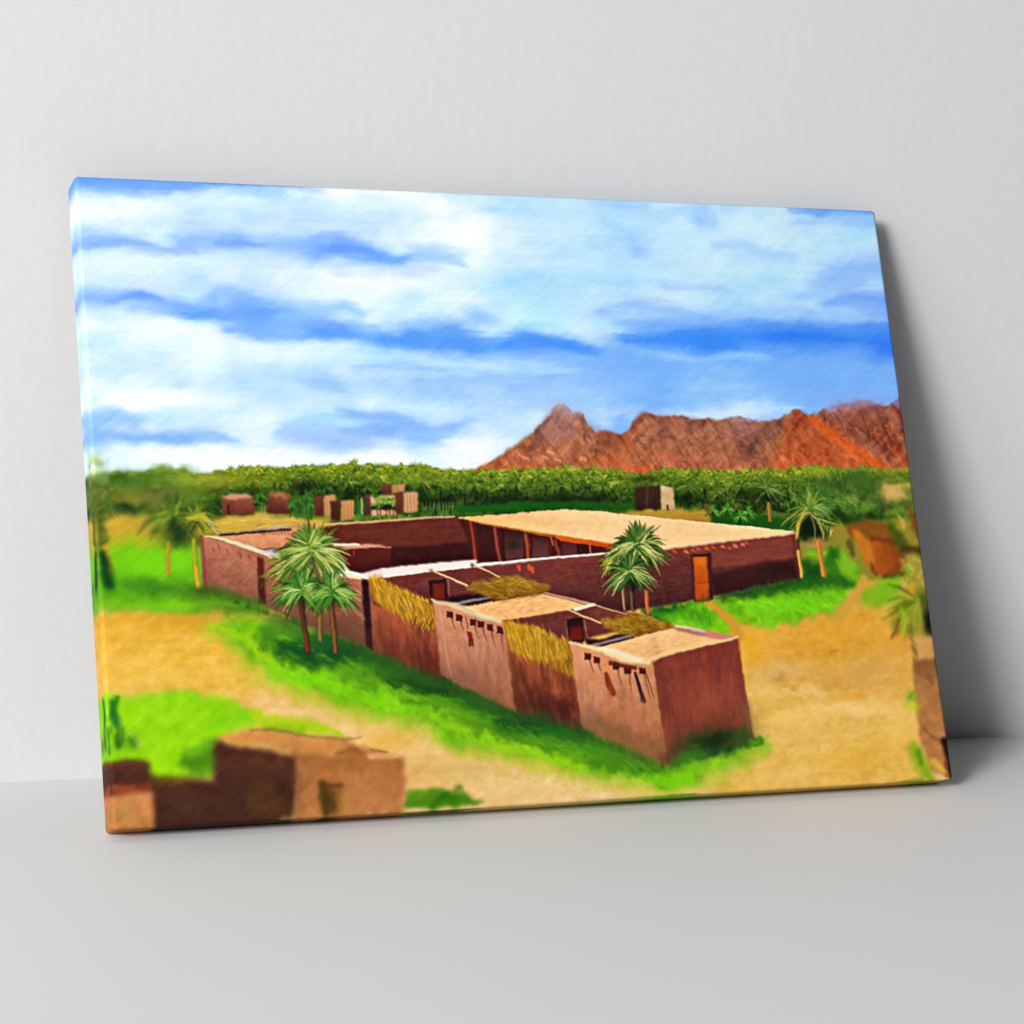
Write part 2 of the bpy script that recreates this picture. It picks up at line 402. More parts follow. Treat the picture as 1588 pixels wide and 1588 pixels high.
# ------------------------------------------------------------------ mountains
def paint_mountains():
    ridge1 = [(735, 728), (757, 718), (768, 713), (790, 700), (810, 685), (830, 667), (845, 652), (853, 643), (857, 632), (866, 627), (876, 627), (883, 631),
              (888, 640), (898, 638), (905, 642), (911, 655), (918, 664), (926, 670), (935, 667), (945, 668), (955, 673), (964, 674)]
    ridge2 = [(972, 668), (980, 655), (990, 645), (1002, 639), (1015, 643), (1030, 646), (1055, 646), (1072, 651), (1085, 650), (1100, 649), (1118, 650),
              (1132, 646), (1148, 645), (1165, 650), (1180, 653), (1197, 655)]
    ridge3 = [(1210, 648), (1225, 640), (1233, 635), (1245, 640), (1262, 641), (1280, 634), (1305, 628), (1328, 622), (1345, 620), (1360, 626), (1370, 632), (1385, 626),
              (1400, 614), (1420, 604)]
    poly(ridge1 + ridge2 + ridge3 + [(1460, 700), (1460, 745), (735, 745)], (156, 92, 68), (194, 102, 58), 2.2, 3,
         tex=[(N_D, (18, 14, 12)), (N_FINE, (14, 12, 10)), (N_MID, (12, 6, 2)), (N_SR, (34, 26, 19)), (N_SL, (22, 17, 13))], grad=((1000, 640), (1000, 730)))
    scatter([(765, 727), (800, 706), (848, 668), (868, 645), (900, 658), (955, 688), (985, 726)], 300, 9, 1.8,
            [(196, 104, 60), (150, 74, 46), (206, 128, 84), (184, 84, 40), (128, 62, 44)], 66, 26, .42, 14, .8)
    scatter([(975, 726), (990, 668), (1008, 653), (1190, 664), (1190, 726)], 520, 8, 1.7,
            [(180, 98, 64), (150, 74, 50), (200, 120, 78), (184, 78, 36), (120, 60, 48)], 50, 60, .42, 14, .8)
    for x, y, rx, ry, c, o, a in [(1045, 700, 40, 8, (120, 66, 50), .5, .5), (1120, 705, 30, 7, (122, 68, 52), .5, -.6), (1075, 680, 26, 6, (206, 130, 86), .5, .5), (890, 690, 10, 26, (132, 72, 52), .5, -.3),
                                  (875, 700, 8, 22, (204, 130, 88), .5, .2), (1010, 690, 9, 26, (196, 116, 74), .5, .1), (1135, 690, 8, 20, (200, 124, 84), .5, .4), (1028, 672, 10, 14, (126, 70, 56), .5, .3), (1095, 665, 18, 5, (196, 128, 100), .5, .2)]:
        blob(x, y, rx, ry, c, o, a)
    # summit of the first peak is hazy mauve, its left flank dark
    poly([(858, 631), (866, 627), (883, 630), (890, 650), (900, 672), (870, 690), (835, 690), (843, 655)], (166, 128, 138), (168, 104, 84), 9, 3, op=.85)
    stroke([(826, 684), (838, 668), (852, 650)], [3, 6, 3], (122, 88, 92), .65, .8, 4)
    stroke([(892, 646), (902, 648), (908, 664), (920, 690)], [4, 5, 4, 2], (128, 88, 92), .6, .8, 4)
    stroke([(760, 718), (800, 694), (832, 668)], [2, 4, 3], (146, 84, 46), .6, .8, 3)
    stroke([(820, 700), (832, 688), (842, 676)], [4, 5, 3], (126, 66, 52), .55, .8, 4)
    blob(850, 706, 26, 10, (206, 124, 78), .6)
    for x, y in [(853, 700), (846, 708), (865, 712), (904, 712), (905, 709), (882, 722), (815, 709), (820, 724)]:
        stroke([(x - 4, y), (x + 4, y + 3)], [1.5, 2], (232, 176, 106), .7, .6)
    blob(820, 722, 60, 6, (196, 96, 40), .6)
    # saddle
    poly([(925, 672), (945, 669), (963, 676), (966, 700), (940, 700)], (122, 62, 44), (150, 70, 40), 4, 3, op=.8)
    blob(945, 715, 40, 9, (204, 92, 30), .75)
    blob(975, 700, 14, 18, (196, 92, 42), .7)
    stroke([(980, 662), (990, 650), (1002, 643), (1014, 646)], [3, 5, 5, 2], (122, 66, 52), .6, .8, 3)
    blob(990, 724, 22, 6, (222, 92, 36), .8)
    # middle range
    for x, y, rx, ry, c, o in [(1045, 660, 30, 9, (150, 86, 74), .6), (1075, 662, 24, 9, (132, 72, 70), .5), (1150, 665, 36, 14, (150, 96, 96), .75),
                               (1175, 680, 22, 12, (108, 66, 60), .7), (1160, 700, 14, 16, (106, 66, 52), .65), (1110, 672, 20, 10, (160, 92, 76), .5),
                               (1030, 705, 40, 9, (196, 92, 48), .6), (1080, 712, 50, 7, (190, 96, 58), .6), (1090, 690, 20, 7, (130, 78, 44), .6),
                               (1060, 690, 22, 9, (196, 110, 62), .5), (1140, 716, 40, 7, (176, 98, 60), .6), (1120, 690, 14, 12, (184, 102, 62), .5)]:
        blob(x, y, rx, ry, c, o)
    for p in [[(1085, 676), (1105, 690), (1130, 712)], [(1035, 664), (1050, 690), (1058, 715)], [(1110, 662), (1125, 676), (1150, 690)], [(1100, 718), (1130, 694), (1150, 676)],
              [(1010, 660), (1020, 690), (1012, 716)], [(1060, 716), (1085, 694), (1100, 680)]]:
        stroke(p, [2, 4, 2], (126, 70, 50), .4, .95, 7)
        stroke([(x + 5, y - 2) for x, y in p], [2, 3.5, 2], (198, 116, 72), .4, .95, 7)
    stroke([(1165, 700), (1178, 676), (1200, 660), (1218, 650)], [5, 7, 6, 3], (98, 56, 46), .65, .8, 5)
    # right range
    poly([(1205, 700), (1218, 655), (1236, 642), (1262, 646), (1300, 690), (1390, 735), (1180, 735)], (178, 82, 42), (204, 90, 40), 7, 6, op=.8, tex=[(N_D, (18, 10, 6))])
    poly([(1275, 650), (1330, 626), (1350, 622), (1390, 640), (1400, 700), (1360, 690), (1310, 672)], (148, 84, 74), (122, 60, 34), 9, 6, op=.9, tex=[(N_D, (14, 10, 8))])
    stroke([(1232, 640), (1240, 650), (1230, 664)], [4, 7, 4], (150, 60, 36), .7, .8, 4)
    stroke([(1262, 652), (1285, 668), (1320, 694), (1372, 726)], [7, 9, 9, 8], (220, 90, 26), .8, .8, 4)
    stroke([(1290, 676), (1316, 696), (1330, 712)], [2, 4, 2], (238, 122, 52), .7, .7, 3)
    stroke([(1215, 672), (1200, 695), (1196, 720)], [4, 8, 5], (178, 104, 48), .6, .8, 5)
    stroke([(1220, 700), (1250, 690)], [6, 6], (170, 84, 40), .5, .8, 5)
    stroke([(1280, 636), (1325, 626), (1348, 626)], [4, 7, 5], (152, 104, 118), .65, .9, 5)
    stroke([(1345, 650), (1365, 676), (1380, 706)], [6, 9, 6], (112, 52, 34), .65, .8, 5)
    stroke([(1392, 632), (1402, 650), (1408, 680)], [7, 9, 8], (128, 52, 44), .8, .8, 4)
    stroke([(1386, 690), (1410, 720)], [6, 9], (176, 66, 34), .7, .8, 4)
    stroke([(1375, 634), (1400, 616)], [2, 4], (78, 52, 66), .55, .8, 3)
    scatter([(1200, 720), (1235, 656), (1390, 650), (1410, 722)], 300, 10, 1.8, [(206, 92, 38), (150, 66, 38), (190, 82, 40), (120, 58, 40), (214, 116, 60)], 50, 40, .38, 14, .8)

def paint_haze():
    outline = [(748, 728), (800, 694), (845, 654), (866, 630), (905, 645), (926, 672), (963, 676), (1002, 643), (1060, 648), (1180, 655), (1212, 650), (1235, 638), (1300, 632), (1400, 622), (1412, 730)]
    gully = (1 - np.abs(.8 * slanted(44, 12, 60, 540) + .5 * fbm(12, 14, 540, 3))) ** 4 - .3
    crest = (1 - np.abs(.8 * slanted(34, 10, -50, 560) + .5 * fbm(10, 12, 560, 3))) ** 5 - .25
    m = poly_mask(outline, 3, 3)
    if m:
        sl, al = m
        IMG[sl] += (al[..., None]) * (gully[sl][..., None] * np.array([-40, -27, -17.]) + crest[sl][..., None] * np.array([26, 20, 14.]))
        np.clip(IMG, 0, 255, out=IMG)
    stroke([(1262, 654), (1285, 670), (1320, 696), (1372, 728)], [6, 8, 8, 7], (222, 92, 30), .6, .9, 5)
    blob(1265, 690, 30, 22, (204, 90, 38), .45, .4)
    poly([(745, 728), (845, 652), (866, 627), (905, 645), (960, 675), (1002, 641), (1180, 653), (1215, 652), (1205, 730)], (152, 106, 84), None, 6, 4, op=.26)
    poly([(1215, 652), (1235, 638), (1400, 620), (1412, 732), (1205, 730)], (150, 88, 62), None, 8, 4, op=.08)
    for x, y, rx, ry, c, o in [(868, 628, 26, 8, (186, 196, 232), .6), (900, 640, 16, 7, (180, 186, 222), .45), (1330, 620, 60, 9, (150, 170, 228), .55), (1385, 622, 30, 9, (140, 160, 222), .5), (1290, 630, 24, 7, (150, 168, 226), .45),
                               (1165, 648, 50, 6, (186, 196, 230), .45), (1000, 638, 30, 4, (170, 170, 206), .35)]:
        blob(x, y, rx, ry, c, o)

# ------------------------------------------------------------------ palm belt on the horizon and the far ground
TOP = [(100, 742), (170, 734), (215, 733), (262, 727), (300, 734), (335, 733), (370, 728), (405, 725), (430, 727), (470, 723), (520, 722), (555, 720), (600, 722),
       (640, 722), (672, 724), (690, 730), (720, 729), (760, 730), (800, 728), (850, 726), (905, 727), (950, 729), (985, 736), (1020, 732), (1050, 728), (1100, 730),
       (1140, 732), (1180, 728), (1220, 730), (1262, 723), (1300, 728), (1345, 724), (1380, 730), (1440, 728)]
def top_at(x):
    for (xa, ya), (xb, yb) in zip(TOP, TOP[1:]):
        if xa <= x <= xb:
            return ya + (yb - ya) * (x - xa) / (xb - xa)
    return 730

def paint_belt():
    poly(TOP + [(1460, 850), (100, 850)], (106, 128, 28), (40, 74, 16), 2.5, 5, tex=[(N_D, (22, 22, 8)), (N_FINE, (20, 20, 8))], grad=((700, 728), (700, 795)))
    for i in range(2100):
        x = rnd.uniform(120, 1430)
        dep = rnd.random()
        y = top_at(x) + 1 + dep * (72 if x < 1000 else 84)
        far_blur = x < 330 or x > 1280
        if dep < .42:
            cols = [(150, 164, 40), (118, 140, 30), (180, 186, 60), (92, 116, 24), (138, 138, 26), (70, 96, 20)]
        else:
            cols = [(58, 94, 20), (38, 70, 14), (84, 112, 30), (30, 54, 12), (66, 112, 26), (22, 40, 10)]
        c = rnd.choice(cols)
        n = rnd.choice([4, 5, 6])
        a0 = rnd.uniform(-.5, .5)
        R = rnd.uniform(5, 12)
        for k in range(n):
            a = a0 + math.pi * (k + .5) / n
            ex, ey = x + math.cos(a) * R, y - math.sin(a) * R * .7
            stroke([(x, y), ((x + ex) / 2, (y + ey) / 2 - 1.5), (ex, ey + 2.5)], [.9, 1.0, .4], jit(c, 18), .5 if far_blur else .72, .7)
    for i in range(240):                                       # gaps of shade between the crowns
        x = rnd.uniform(180, 1400)
        y = top_at(x) + rnd.uniform(22, 62)
        blob(x, y, rnd.uniform(4, 12), rnd.uniform(2, 5), (18, 36, 8), rnd.uniform(.35, .75))
    for row in range(4):
        x = 330 + rnd.uniform(0, 20)
        while x < 1425:
            y = top_at(x) + (4, 13, 24, 36)[row] + rnd.uniform(-3, 3)
            L0, L1, L2 = [((104, 130, 24), (164, 178, 46), (208, 210, 84)), ((70, 104, 18), (126, 150, 34), (176, 188, 64)), ((46, 84, 16), (88, 124, 28), (136, 160, 52)), ((34, 70, 14), (66, 104, 24), (104, 138, 44))][row]
            palm(x, y, rnd.choice([8, 10, 11, 13, 16]) * rnd.uniform(.85, 1.1), 30, [L0, L1, L2], (26, 44, 10), under=.3, width=.9, op=rnd.uniform(.3, .6), blur=.9, seed=row)
            x += rnd.uniform(11, 24)
    for x, y, r_ in [(392, 745, 17), (470, 742, 18), (540, 748, 15), (655, 748, 20), (735, 752, 18), (800, 750, 16), (872, 752, 20), (935, 754, 17), (1068, 756, 20), (1112, 764, 22), (1150, 752, 18), (1222, 760, 22), (1268, 752, 20), (1318, 756, 24), (1365, 748, 22), (1410, 770, 22), (1300, 782, 20), (1350, 786, 22), (1230, 776, 16)]:
        blob(x, y + r_ * .7, r_ * .8, r_ * .5, (20, 38, 10), .7)
        palm(x, y, r_, 36, [(48, 86, 18), (96, 126, 32), (164, 172, 70)], (22, 40, 10), under=.5, width=.9, op=.6, blur=.9, seed=77)
    for i in range(170):
        x = rnd.uniform(360, 1400)
        y = top_at(x) + rnd.uniform(24, 58)
        stroke([(x, y), (x + rnd.uniform(-2, 2), y + rnd.uniform(5, 13))], [1.6, .9], (16, 32, 8), .6, .8)
    # deep shade at the foot
    for x, y, rx, ry, o in [(690, 776, 30, 9, .85), (760, 774, 30, 8, .6), (800, 776, 36, 9, .85), (880, 776, 60, 8, .7), (920, 774, 40, 8, .6), (1060, 774, 24, 9, .8), (1180, 770, 26, 9, .85),
                            (470, 752, 24, 7, .6), (545, 766, 12, 7, .7), (1000, 742, 30, 9, .55), (1165, 790, 20, 12, .75), (1210, 782, 14, 16, .7), (205, 785, 20, 5, .6)]:
        blob(x, y, rx, ry, (14, 28, 8), o)
    for x in list(range(682, 716, 5)) + list(range(655, 682, 6)):
        stroke([(x, 779), (x + rnd.uniform(-2, 2), 796)], [.9, .6], (150, 156, 96), .35, .8)
    blob(640, 745, 60, 10, (160, 172, 44), .35)
    stroke([(715, 790), (800, 786), (900, 784), (985, 788)], [6, 7, 6, 5], (22, 86, 16), .9, .7, 3)
    stroke([(880, 793), (985, 795)], [2, 4], (60, 90, 20), .8, .7, 3)
    # left: a blurred clump
    for x, y, rx, ry, c, o in [(225, 745, 60, 16, (66, 110, 34), .8), (200, 757, 40, 10, (60, 100, 26), .7), (285, 755, 40, 20, (120, 148, 36), .6), (245, 770, 40, 12, (112, 112, 50), .7),
                               (350, 742, 60, 10, (150, 150, 24), .6), (320, 758, 40, 8, (76, 84, 20), .6), (190, 768, 26, 9, (140, 130, 36), .6), (260, 728, 26, 6, (120, 160, 80), .7),
                               (395, 750, 40, 9, (120, 130, 24), .4), (300, 775, 24, 18, (100, 140, 30), .6)]:
        blob(x, y, rx, ry, c, o)
    # right: rounder, brighter bushes
    for x, y, rx, ry, c, o in [(1275, 760, 30, 14, (60, 130, 36), .6), (1295, 745, 40, 14, (60, 86, 26), .7), (1265, 732, 26, 8, (150, 160, 30), .7), (1345, 750, 40, 18, (56, 96, 28), .7),
                               (1385, 736, 40, 8, (90, 106, 26), .7), (1400, 730, 30, 5, (170, 150, 40), .6), (1330, 738, 16, 12, (52, 90, 40), .6), (1300, 775, 40, 12, (100, 140, 46), .5),
                               (1270, 785, 26, 12, (70, 150, 50), .5)]:
        blob(x, y, rx, ry, c, o)
    scatter([(1180, 735), (1420, 735), (1420, 790), (1180, 800)], 260, 12, 1.6, [(96, 150, 50), (60, 110, 30), (130, 170, 70), (40, 80, 24), (150, 166, 60)], 60, 50, .3, 16, .85)

def paint_far_ground():
    # left sand and field
    poly([(60, 800), (180, 795), (260, 805), (320, 805), (400, 796), (510, 805), (520, 822), (320, 832), (250, 850), (60, 870)], (196, 160, 46), (196, 160, 40), 6, 5, tex=[(N_D, (14, 12, 6))])
    poly([(330, 806), (420, 797), (510, 808), (470, 818), (340, 828)], (206, 166, 74), (200, 156, 50), 4, 4, tex=[(N_H, (14, 12, 8))])
    scatter([(340, 800), (520, 800), (520, 815), (340, 822)], 40, 16, 1.6, [(220, 180, 90), (170, 140, 50), (190, 170, 60)], -6, 10, .5)
    stroke([(415, 800), (470, 800), (520, 806)], [2, 4, 2], (120, 130, 30), .6, .8, 3)
    # right tan track
    poly([(950, 797), (1000, 790), (1090, 790), (1110, 806), (1100, 814), (1000, 806)], (184, 148, 50), (176, 120, 36), 4, 4, tex=[(N_H, (16, 12, 8))])
    stroke([(1110, 806), (1160, 806), (1230, 816)], [6, 9, 8], (22, 82, 16), .9, .7, 4)
    for x, y in [(1105, 792), (1128, 790), (1160, 794), (1148, 800)]:
        palm(x, y, 14, 9, [(40, 110, 20), (70, 150, 40), (120, 180, 70)], width=.7)
    stroke([(1097, 786), (1100, 796)], [4, 3], (120, 80, 24), .8, .6)

def hut(dark_pts, light_pts, dark, light, planks=True):
    poly(dark_pts, dark, mix(dark, (40, 20, 14), .3), 1.0, 1.2, tex=[(N_FINE, (8, 6, 5))])
    if light_pts:
        poly(light_pts, light, mix(light, (150, 90, 40), .25), 1.0, 1.2, tex=[(N_V, (14, 14, 12))])
        if planks:
            p = np.array(light_pts, float)
            for k in (.25, .5, .75):
                a, b = p[0] * (1 - k) + p[1] * k, p[3] * (1 - k) + p[2] * k
                stroke([a + (0, 3), b - (0, 3)], .8, mix(light, (110, 60, 30), .5), .5, .7)

def paint_huts():
    poly([(343, 772), (392, 770), (393, 797), (345, 799)], (128, 66, 44), (100, 46, 30), 1.6, 1.5, tex=[(N_D, (12, 9, 7))])
    poly([(343, 772), (357, 765), (384, 766), (393, 771), (366, 776)], (190, 130, 98), None, 1.6, 1.5)
    poly([(364, 775), (393, 771), (393, 797), (366, 798)], (142, 78, 52), (116, 58, 38), 1.6, 1.5, op=.8)
    stroke([(354, 784), (355, 797)], 2, (60, 26, 20), .7, .7)
    hut([(413, 767), (450, 765), (451, 797), (414, 797)], None, (112, 56, 38), None)
    blob(432, 768, 14, 6, (184, 122, 76), .75)
    stroke([(420, 792), (445, 792)], 4, (92, 36, 40), .6, .7, 2)
    for x, y in [(406, 779), (410, 778)]:
        stroke([(x, y), (x - .5, 800)], 1, (150, 146, 80), .5, .8)
    blob(405, 772, 10, 6, (30, 66, 22), .8)
    for i in range(60):                                        # tall reeds between the huts
        x = rnd.uniform(452, 488)
        stroke([(x, rnd.uniform(770, 785)), (x + rnd.uniform(-3, 3), rnd.uniform(795, 806))], 1.2, rnd.choice([(34, 84, 22), (54, 104, 30), (80, 116, 40), (24, 66, 16)]), .45, .9)
    for x, y, r_ in [(462, 776, 13), (476, 772, 14), (482, 784, 9), (404, 768, 11), (556, 784, 9), (452, 784, 9)]:
        palm(x, y, r_, 36, [(36, 84, 20), (66, 116, 30), (110, 146, 56)], (20, 44, 12), under=.6, width=.9, op=.5, blur=.9)
    hut([(487, 768), (502, 769), (502, 801), (488, 800)], [(502, 769), (520, 767), (521, 800), (503, 801)], (104, 52, 34), (190, 136, 84))
    hut([(512, 777), (528, 776), (528, 809), (513, 807)], [(528, 776), (549, 775), (550, 804), (529, 809)], (80, 44, 26), (196, 138, 82))
    for i in range(36):
        x = rnd.uniform(550, 564)
        stroke([(x, rnd.uniform(776, 790)), (x + rnd.uniform(-2, 2), rnd.uniform(796, 806))], 1.2, rnd.choice([(34, 84, 22), (54, 104, 30), (24, 70, 18)]), .5, .9)
    hut([(566, 768), (575, 768), (575, 800), (566, 800)], None, (92, 56, 48), None)
    stroke([(561, 774), (562, 804)], 1.1, (190, 186, 120), .7, .5)
    hut([(592, 753), (608, 751), (608, 765), (592, 764)], [(608, 752), (628, 750), (628, 763), (608, 765)], (118, 58, 42), (192, 138, 92))
    hut([(575, 770), (626, 764), (626, 796), (576, 799)], None, (126, 70, 44), None)
    poly([(575, 770), (614, 768), (614, 800), (576, 801)], (206, 158, 118), (210, 150, 110), 1.5, 2)
    stroke([(578, 787), (612, 787)], [4, 5], (24, 30, 12), .95, .5, 3)
    for i in range(70):
        x, y = rnd.uniform(577, 615), rnd.uniform(768, 786)
        a = rnd.uniform(-.4, 3.5)
        stroke([(x, y), (x + 6 * math.cos(a), y - 4 * math.sin(a) + 2)], [1.4, .6], jit(rnd.choice([(80, 130, 30), (50, 90, 20), (130, 160, 60), (100, 150, 40)]), 12), .85, .5)
    for x in (585, 590, 600, 605, 610):
        stroke([(x, 789), (x, 803)], 1.1, (90, 58, 34), .8, .5)
    hut([(613, 764), (626, 763), (626, 796), (614, 795)], [(626, 764), (648, 763), (648, 793), (627, 795)], (112, 54, 38), (202, 152, 106))
    for i in range(90):
        x = rnd.uniform(548, 660)
        stroke([(x, rnd.uniform(798, 803)), (x + rnd.uniform(-3, 3), rnd.uniform(803, 810))], 1.4, rnd.choice([(100, 136, 30), (64, 110, 24), (136, 146, 40), (56, 96, 20)]), .5, .8)
    for i in range(36):
        x = rnd.uniform(652, 704)
        stroke([(x, 803), (x + rnd.uniform(-8, 8), rnd.uniform(786, 796))], [1.2, .5], rnd.choice([(60, 110, 36), (40, 90, 24), (90, 120, 56)]), .5, .8)
    # lone store house on the right
    hut([(983, 757), (1003, 754), (1024, 752), (1025, 790), (985, 790)], None, (62, 40, 24), None)
    for x in (990, 996, 1002, 1010, 1016):
        stroke([(x, 757), (x + 1, 789)], .8, (38, 22, 14), .5, .6)
    stroke([(1003, 755), (1003.5, 790)], .8, (100, 74, 50), .6, .5)
    poly([(1024, 752), (1043, 757), (1047, 790), (1025, 791)], (206, 172, 122), (196, 158, 108), 1, 1.2, tex=[(N_FINE, (14, 12, 10))])
    stroke([(1035.5, 784), (1036, 790)], 1.5, (40, 26, 14), .9, .4)

# ------------------------------------------------------------------ ground in front
def paint_ground():
    sand = [(N_D, (9, 9, 10)), (N_FINE, (6, 6, 6)), (N_BIG, (8, 10, 18)), (N_H, (5, 6, 8)), (N_MID, (5, 8, 14))]
    poly([(1225, 822), (1440, 800), (1460, 1000), (1225, 930)], (150, 130, 44), (120, 150, 30), 4, 4)
    poly([(40, 900), (900, 890), (1240, 905), (1330, 900), (1500, 900), (1520, 1330), (40, 1340)], (222, 168, 66), (226, 186, 114), 3, 3, tex=sand, grad=((600, 950), (600, 1200)))
    # right-hand sand: ochre by the house, paler towards the bottom
    poly([(1150, 985), (1250, 960), (1420, 950), (1420, 1060), (1160, 1060)], (222, 160, 46), (216, 162, 76), 10, 8, op=.8, tex=sand)
    poly([(1170, 1090), (1440, 1080), (1440, 1220), (1100, 1230), (1160, 1150)], (230, 186, 98), (228, 180, 76), 14, 10, op=.8, tex=sand)
    for x, y, rx, ry, c, o in [(1165, 1000, 40, 30, (238, 168, 30), .7), (1290, 985, 60, 12, (226, 156, 40), .6), (1240, 1040, 40, 12, (222, 172, 90), .7), (1350, 1035, 60, 16, (212, 160, 84), .7),
                               (1205, 1050, 14, 6, (150, 110, 50), .55), (1295, 1010, 12, 3, (170, 112, 30), .7), (1330, 1075, 60, 9, (222, 160, 48), .6), (1220, 1110, 40, 14, (238, 198, 96), .7),
                               (1300, 1100, 50, 12, (240, 194, 104), .7), (1230, 1090, 40, 6, (206, 166, 70), .6), (1300, 1180, 70, 18, (228, 178, 60), .6), (1380, 1150, 40, 26, (236, 190, 84), .6),
                               (1250, 1140, 60, 9, (226, 184, 104), .6), (1385, 990, 30, 9, (226, 158, 44), .6), (1190, 1075, 20, 20, (236, 196, 110), .7)]:
        blob(x, y, rx, ry, c, o, -.15)
    scatter([(1170, 985), (1400, 960), (1430, 1210), (1150, 1215)], 190, 40, 3.5, [(234, 184, 80), (222, 162, 50), (240, 200, 120), (214, 160, 66)], -12, 14, .16, 10, .95)
    for x, y, rx, ry, c, o, a in [(1240, 1075, 60, 7, (238, 200, 134), .6, .1), (1310, 1098, 80, 8, (240, 204, 130), .6, .1), (1215, 1125, 50, 10, (236, 196, 116), .55, -.2), (1330, 1060, 60, 8, (206, 154, 90), .55, .1), (1210, 1035, 34, 14, (222, 180, 116), .55, 0), (1330, 1178, 50, 14, (224, 164, 52), .6, -.3),
                               (1250, 1195, 60, 9, (234, 194, 112), .5, -.1), (1400, 1120, 26, 20, (238, 198, 104), .5, 0), (1270, 1005, 50, 7, (220, 150, 40), .5, .1), (1370, 1010, 40, 9, (224, 164, 70), .5, .1)]:
        blob(x, y, rx, ry, c, o, a, 12)
    # left sand
    poly([(100, 960), (300, 945), (360, 975), (400, 1040), (420, 1080), (330, 1085), (250, 1080), (100, 1090)], (226, 170, 44), (228, 184, 74), 8, 6, op=.8, tex=sand)
    scatter([(150, 955), (330, 955), (400, 1070), (160, 1080)], 90, 36, 3.5, [(232, 178, 56), (220, 160, 40), (236, 190, 84)], -8, 12, .18, 10, .95)
    # centre track, pale
    poly([(400, 1060), (500, 1090), (620, 1130), (760, 1180), (900, 1210), (1010, 1225), (1000, 1260), (640, 1275), (600, 1170), (480, 1130), (390, 1100)], (226, 186, 112), (232, 196, 136), 12, 12, op=.85, tex=sand)
    for x, y, rx, ry, c, o in [(600, 1150, 40, 16, (226, 168, 60), .7), (640, 1118, 26, 14, (214, 172, 108), .7), (700, 1200, 60, 16, (212, 172, 100), .6), (840, 1190, 40, 8, (238, 196, 96), .7),
                               (640, 1200, 30, 24, (210, 156, 80), .7), (470, 1075, 50, 12, (214, 168, 70), .6), (800, 1230, 90, 9, (226, 188, 118), .6), (560, 1110, 40, 9, (226, 180, 84), .6)]:
        blob(x, y, rx, ry, c, o)
    scatter([(420, 1070), (620, 1130), (1000, 1225), (980, 1250), (660, 1260), (600, 1170)], 120, 34, 3, [(236, 198, 128), (216, 170, 90), (226, 184, 104)], 14, 14, .18, 10, .95)

    g1, g2, g3, g4 = (96, 204, 10), (60, 176, 8), (36, 126, 14), (18, 74, 14)
    # left field beyond the palms
    poly([(100, 850), (180, 846), (250, 838), (330, 850), (420, 900), (420, 940), (340, 950), (230, 945), (150, 940), (100, 945)], (100, 196, 16), (66, 156, 14), 10, 12, tex=[(N_D, (12, 16, 4))])
    for x, y, rx, ry, c, o in [(210, 840, 50, 10, (160, 180, 24), .8), (225, 875, 50, 18, (84, 208, 8), .8), (270, 880, 26, 30, (88, 206, 14), .6), (200, 905, 50, 11, (44, 146, 14), .85), (250, 912, 50, 12, (40, 124, 20), .8),
                               (330, 925, 50, 12, (60, 110, 18), .85), (180, 935, 40, 9, (92, 186, 16), .7), (270, 938, 50, 8, (106, 200, 10), .7), (370, 945, 40, 9, (60, 110, 20), .75), (300, 960, 60, 9, (200, 150, 40), .7),
                               (165, 962, 40, 8, (206, 160, 36), .6)]:
        blob(x, y, rx, ry, c, o)
    # the sweep of grass along the walls
    for pts, w in [([(330, 975), (400, 1046), (450, 1072), (560, 1108), (650, 1128), (740, 1164), (860, 1192), (985, 1220), (1045, 1226), (1110, 1206), (1190, 1158)], 12)]:
        stroke(pts, w, (178, 190, 40), .55, .98, 14)
    poly([(318, 972), (345, 958), (400, 948), (440, 975), (560, 1010), (680, 1050), (800, 1100), (900, 1130), (1030, 1180), (1120, 1165), (1180, 1145), (1192, 1154), (1150, 1180),
          (1090, 1206), (1040, 1222), (985, 1214), (900, 1198), (840, 1178), (790, 1172), (740, 1158), (690, 1150), (640, 1110), (610, 1117), (560, 1103), (505, 1082), (455, 1066), (410, 1038), (385, 1018), (365, 990)],
         (106, 190, 12), (98, 180, 10), 11, 16, tex=[(N_D, (14, 16, 4)), (N_MID, (22, 26, 4)), (N_FINE, (10, 10, 3))])
    E_ = lambda pts, w, c, op: stroke(pts, w, c, op, .8, 7)
    E_([(420, 985), (520, 1008), (600, 1030), (690, 1062), (790, 1108), (880, 1140), (960, 1175), (1020, 1196)], [18, 24, 24, 24, 27, 22, 18, 10], (50, 126, 18), .85)
    E_([(440, 1012), (480, 1012), (560, 1012), (620, 1035), (700, 1068), (790, 1106), (850, 1120), (900, 1142)], [13, 20, 16, 16, 16, 18, 17, 10], (24, 88, 16), .9)
    E_([(440, 1008), (480, 1015), (545, 1010)], [9, 15, 9], (14, 70, 26), .85)
    E_([(590, 1040), (630, 1052), (700, 1078)], [10, 12, 9], (36, 98, 16), .8)
    E_([(608, 1054), (640, 1060), (690, 1074)], [6, 8, 6], (16, 58, 14), .85)
    E_([(780, 1120), (820, 1118), (860, 1128)], [12, 16, 10], (20, 78, 18), .85)
    E_([(860, 1140), (900, 1145), (930, 1165)], [14, 14, 10], (50, 140, 16), .8)
    E_([(1040, 1140), (1090, 1152), (1140, 1148), (1180, 1148)], [5, 18, 14, 5], (24, 84, 16), .9)
    E_([(1060, 1150), (1110, 1150), (1150, 1142)], [6, 11, 9], (12, 40, 12), .9)
    E_([(980, 1190), (1010, 1202), (1030, 1216)], [6, 9, 5], (40, 130, 16), .7)
    E_([(700, 1120), (760, 1146), (830, 1168), (900, 1188)], [5, 8, 8, 6], (142, 206, 14), .7)
    E_([(1000, 1206), (1040, 1212), (1070, 1204)], [6, 9, 6], (100, 206, 10), .8)
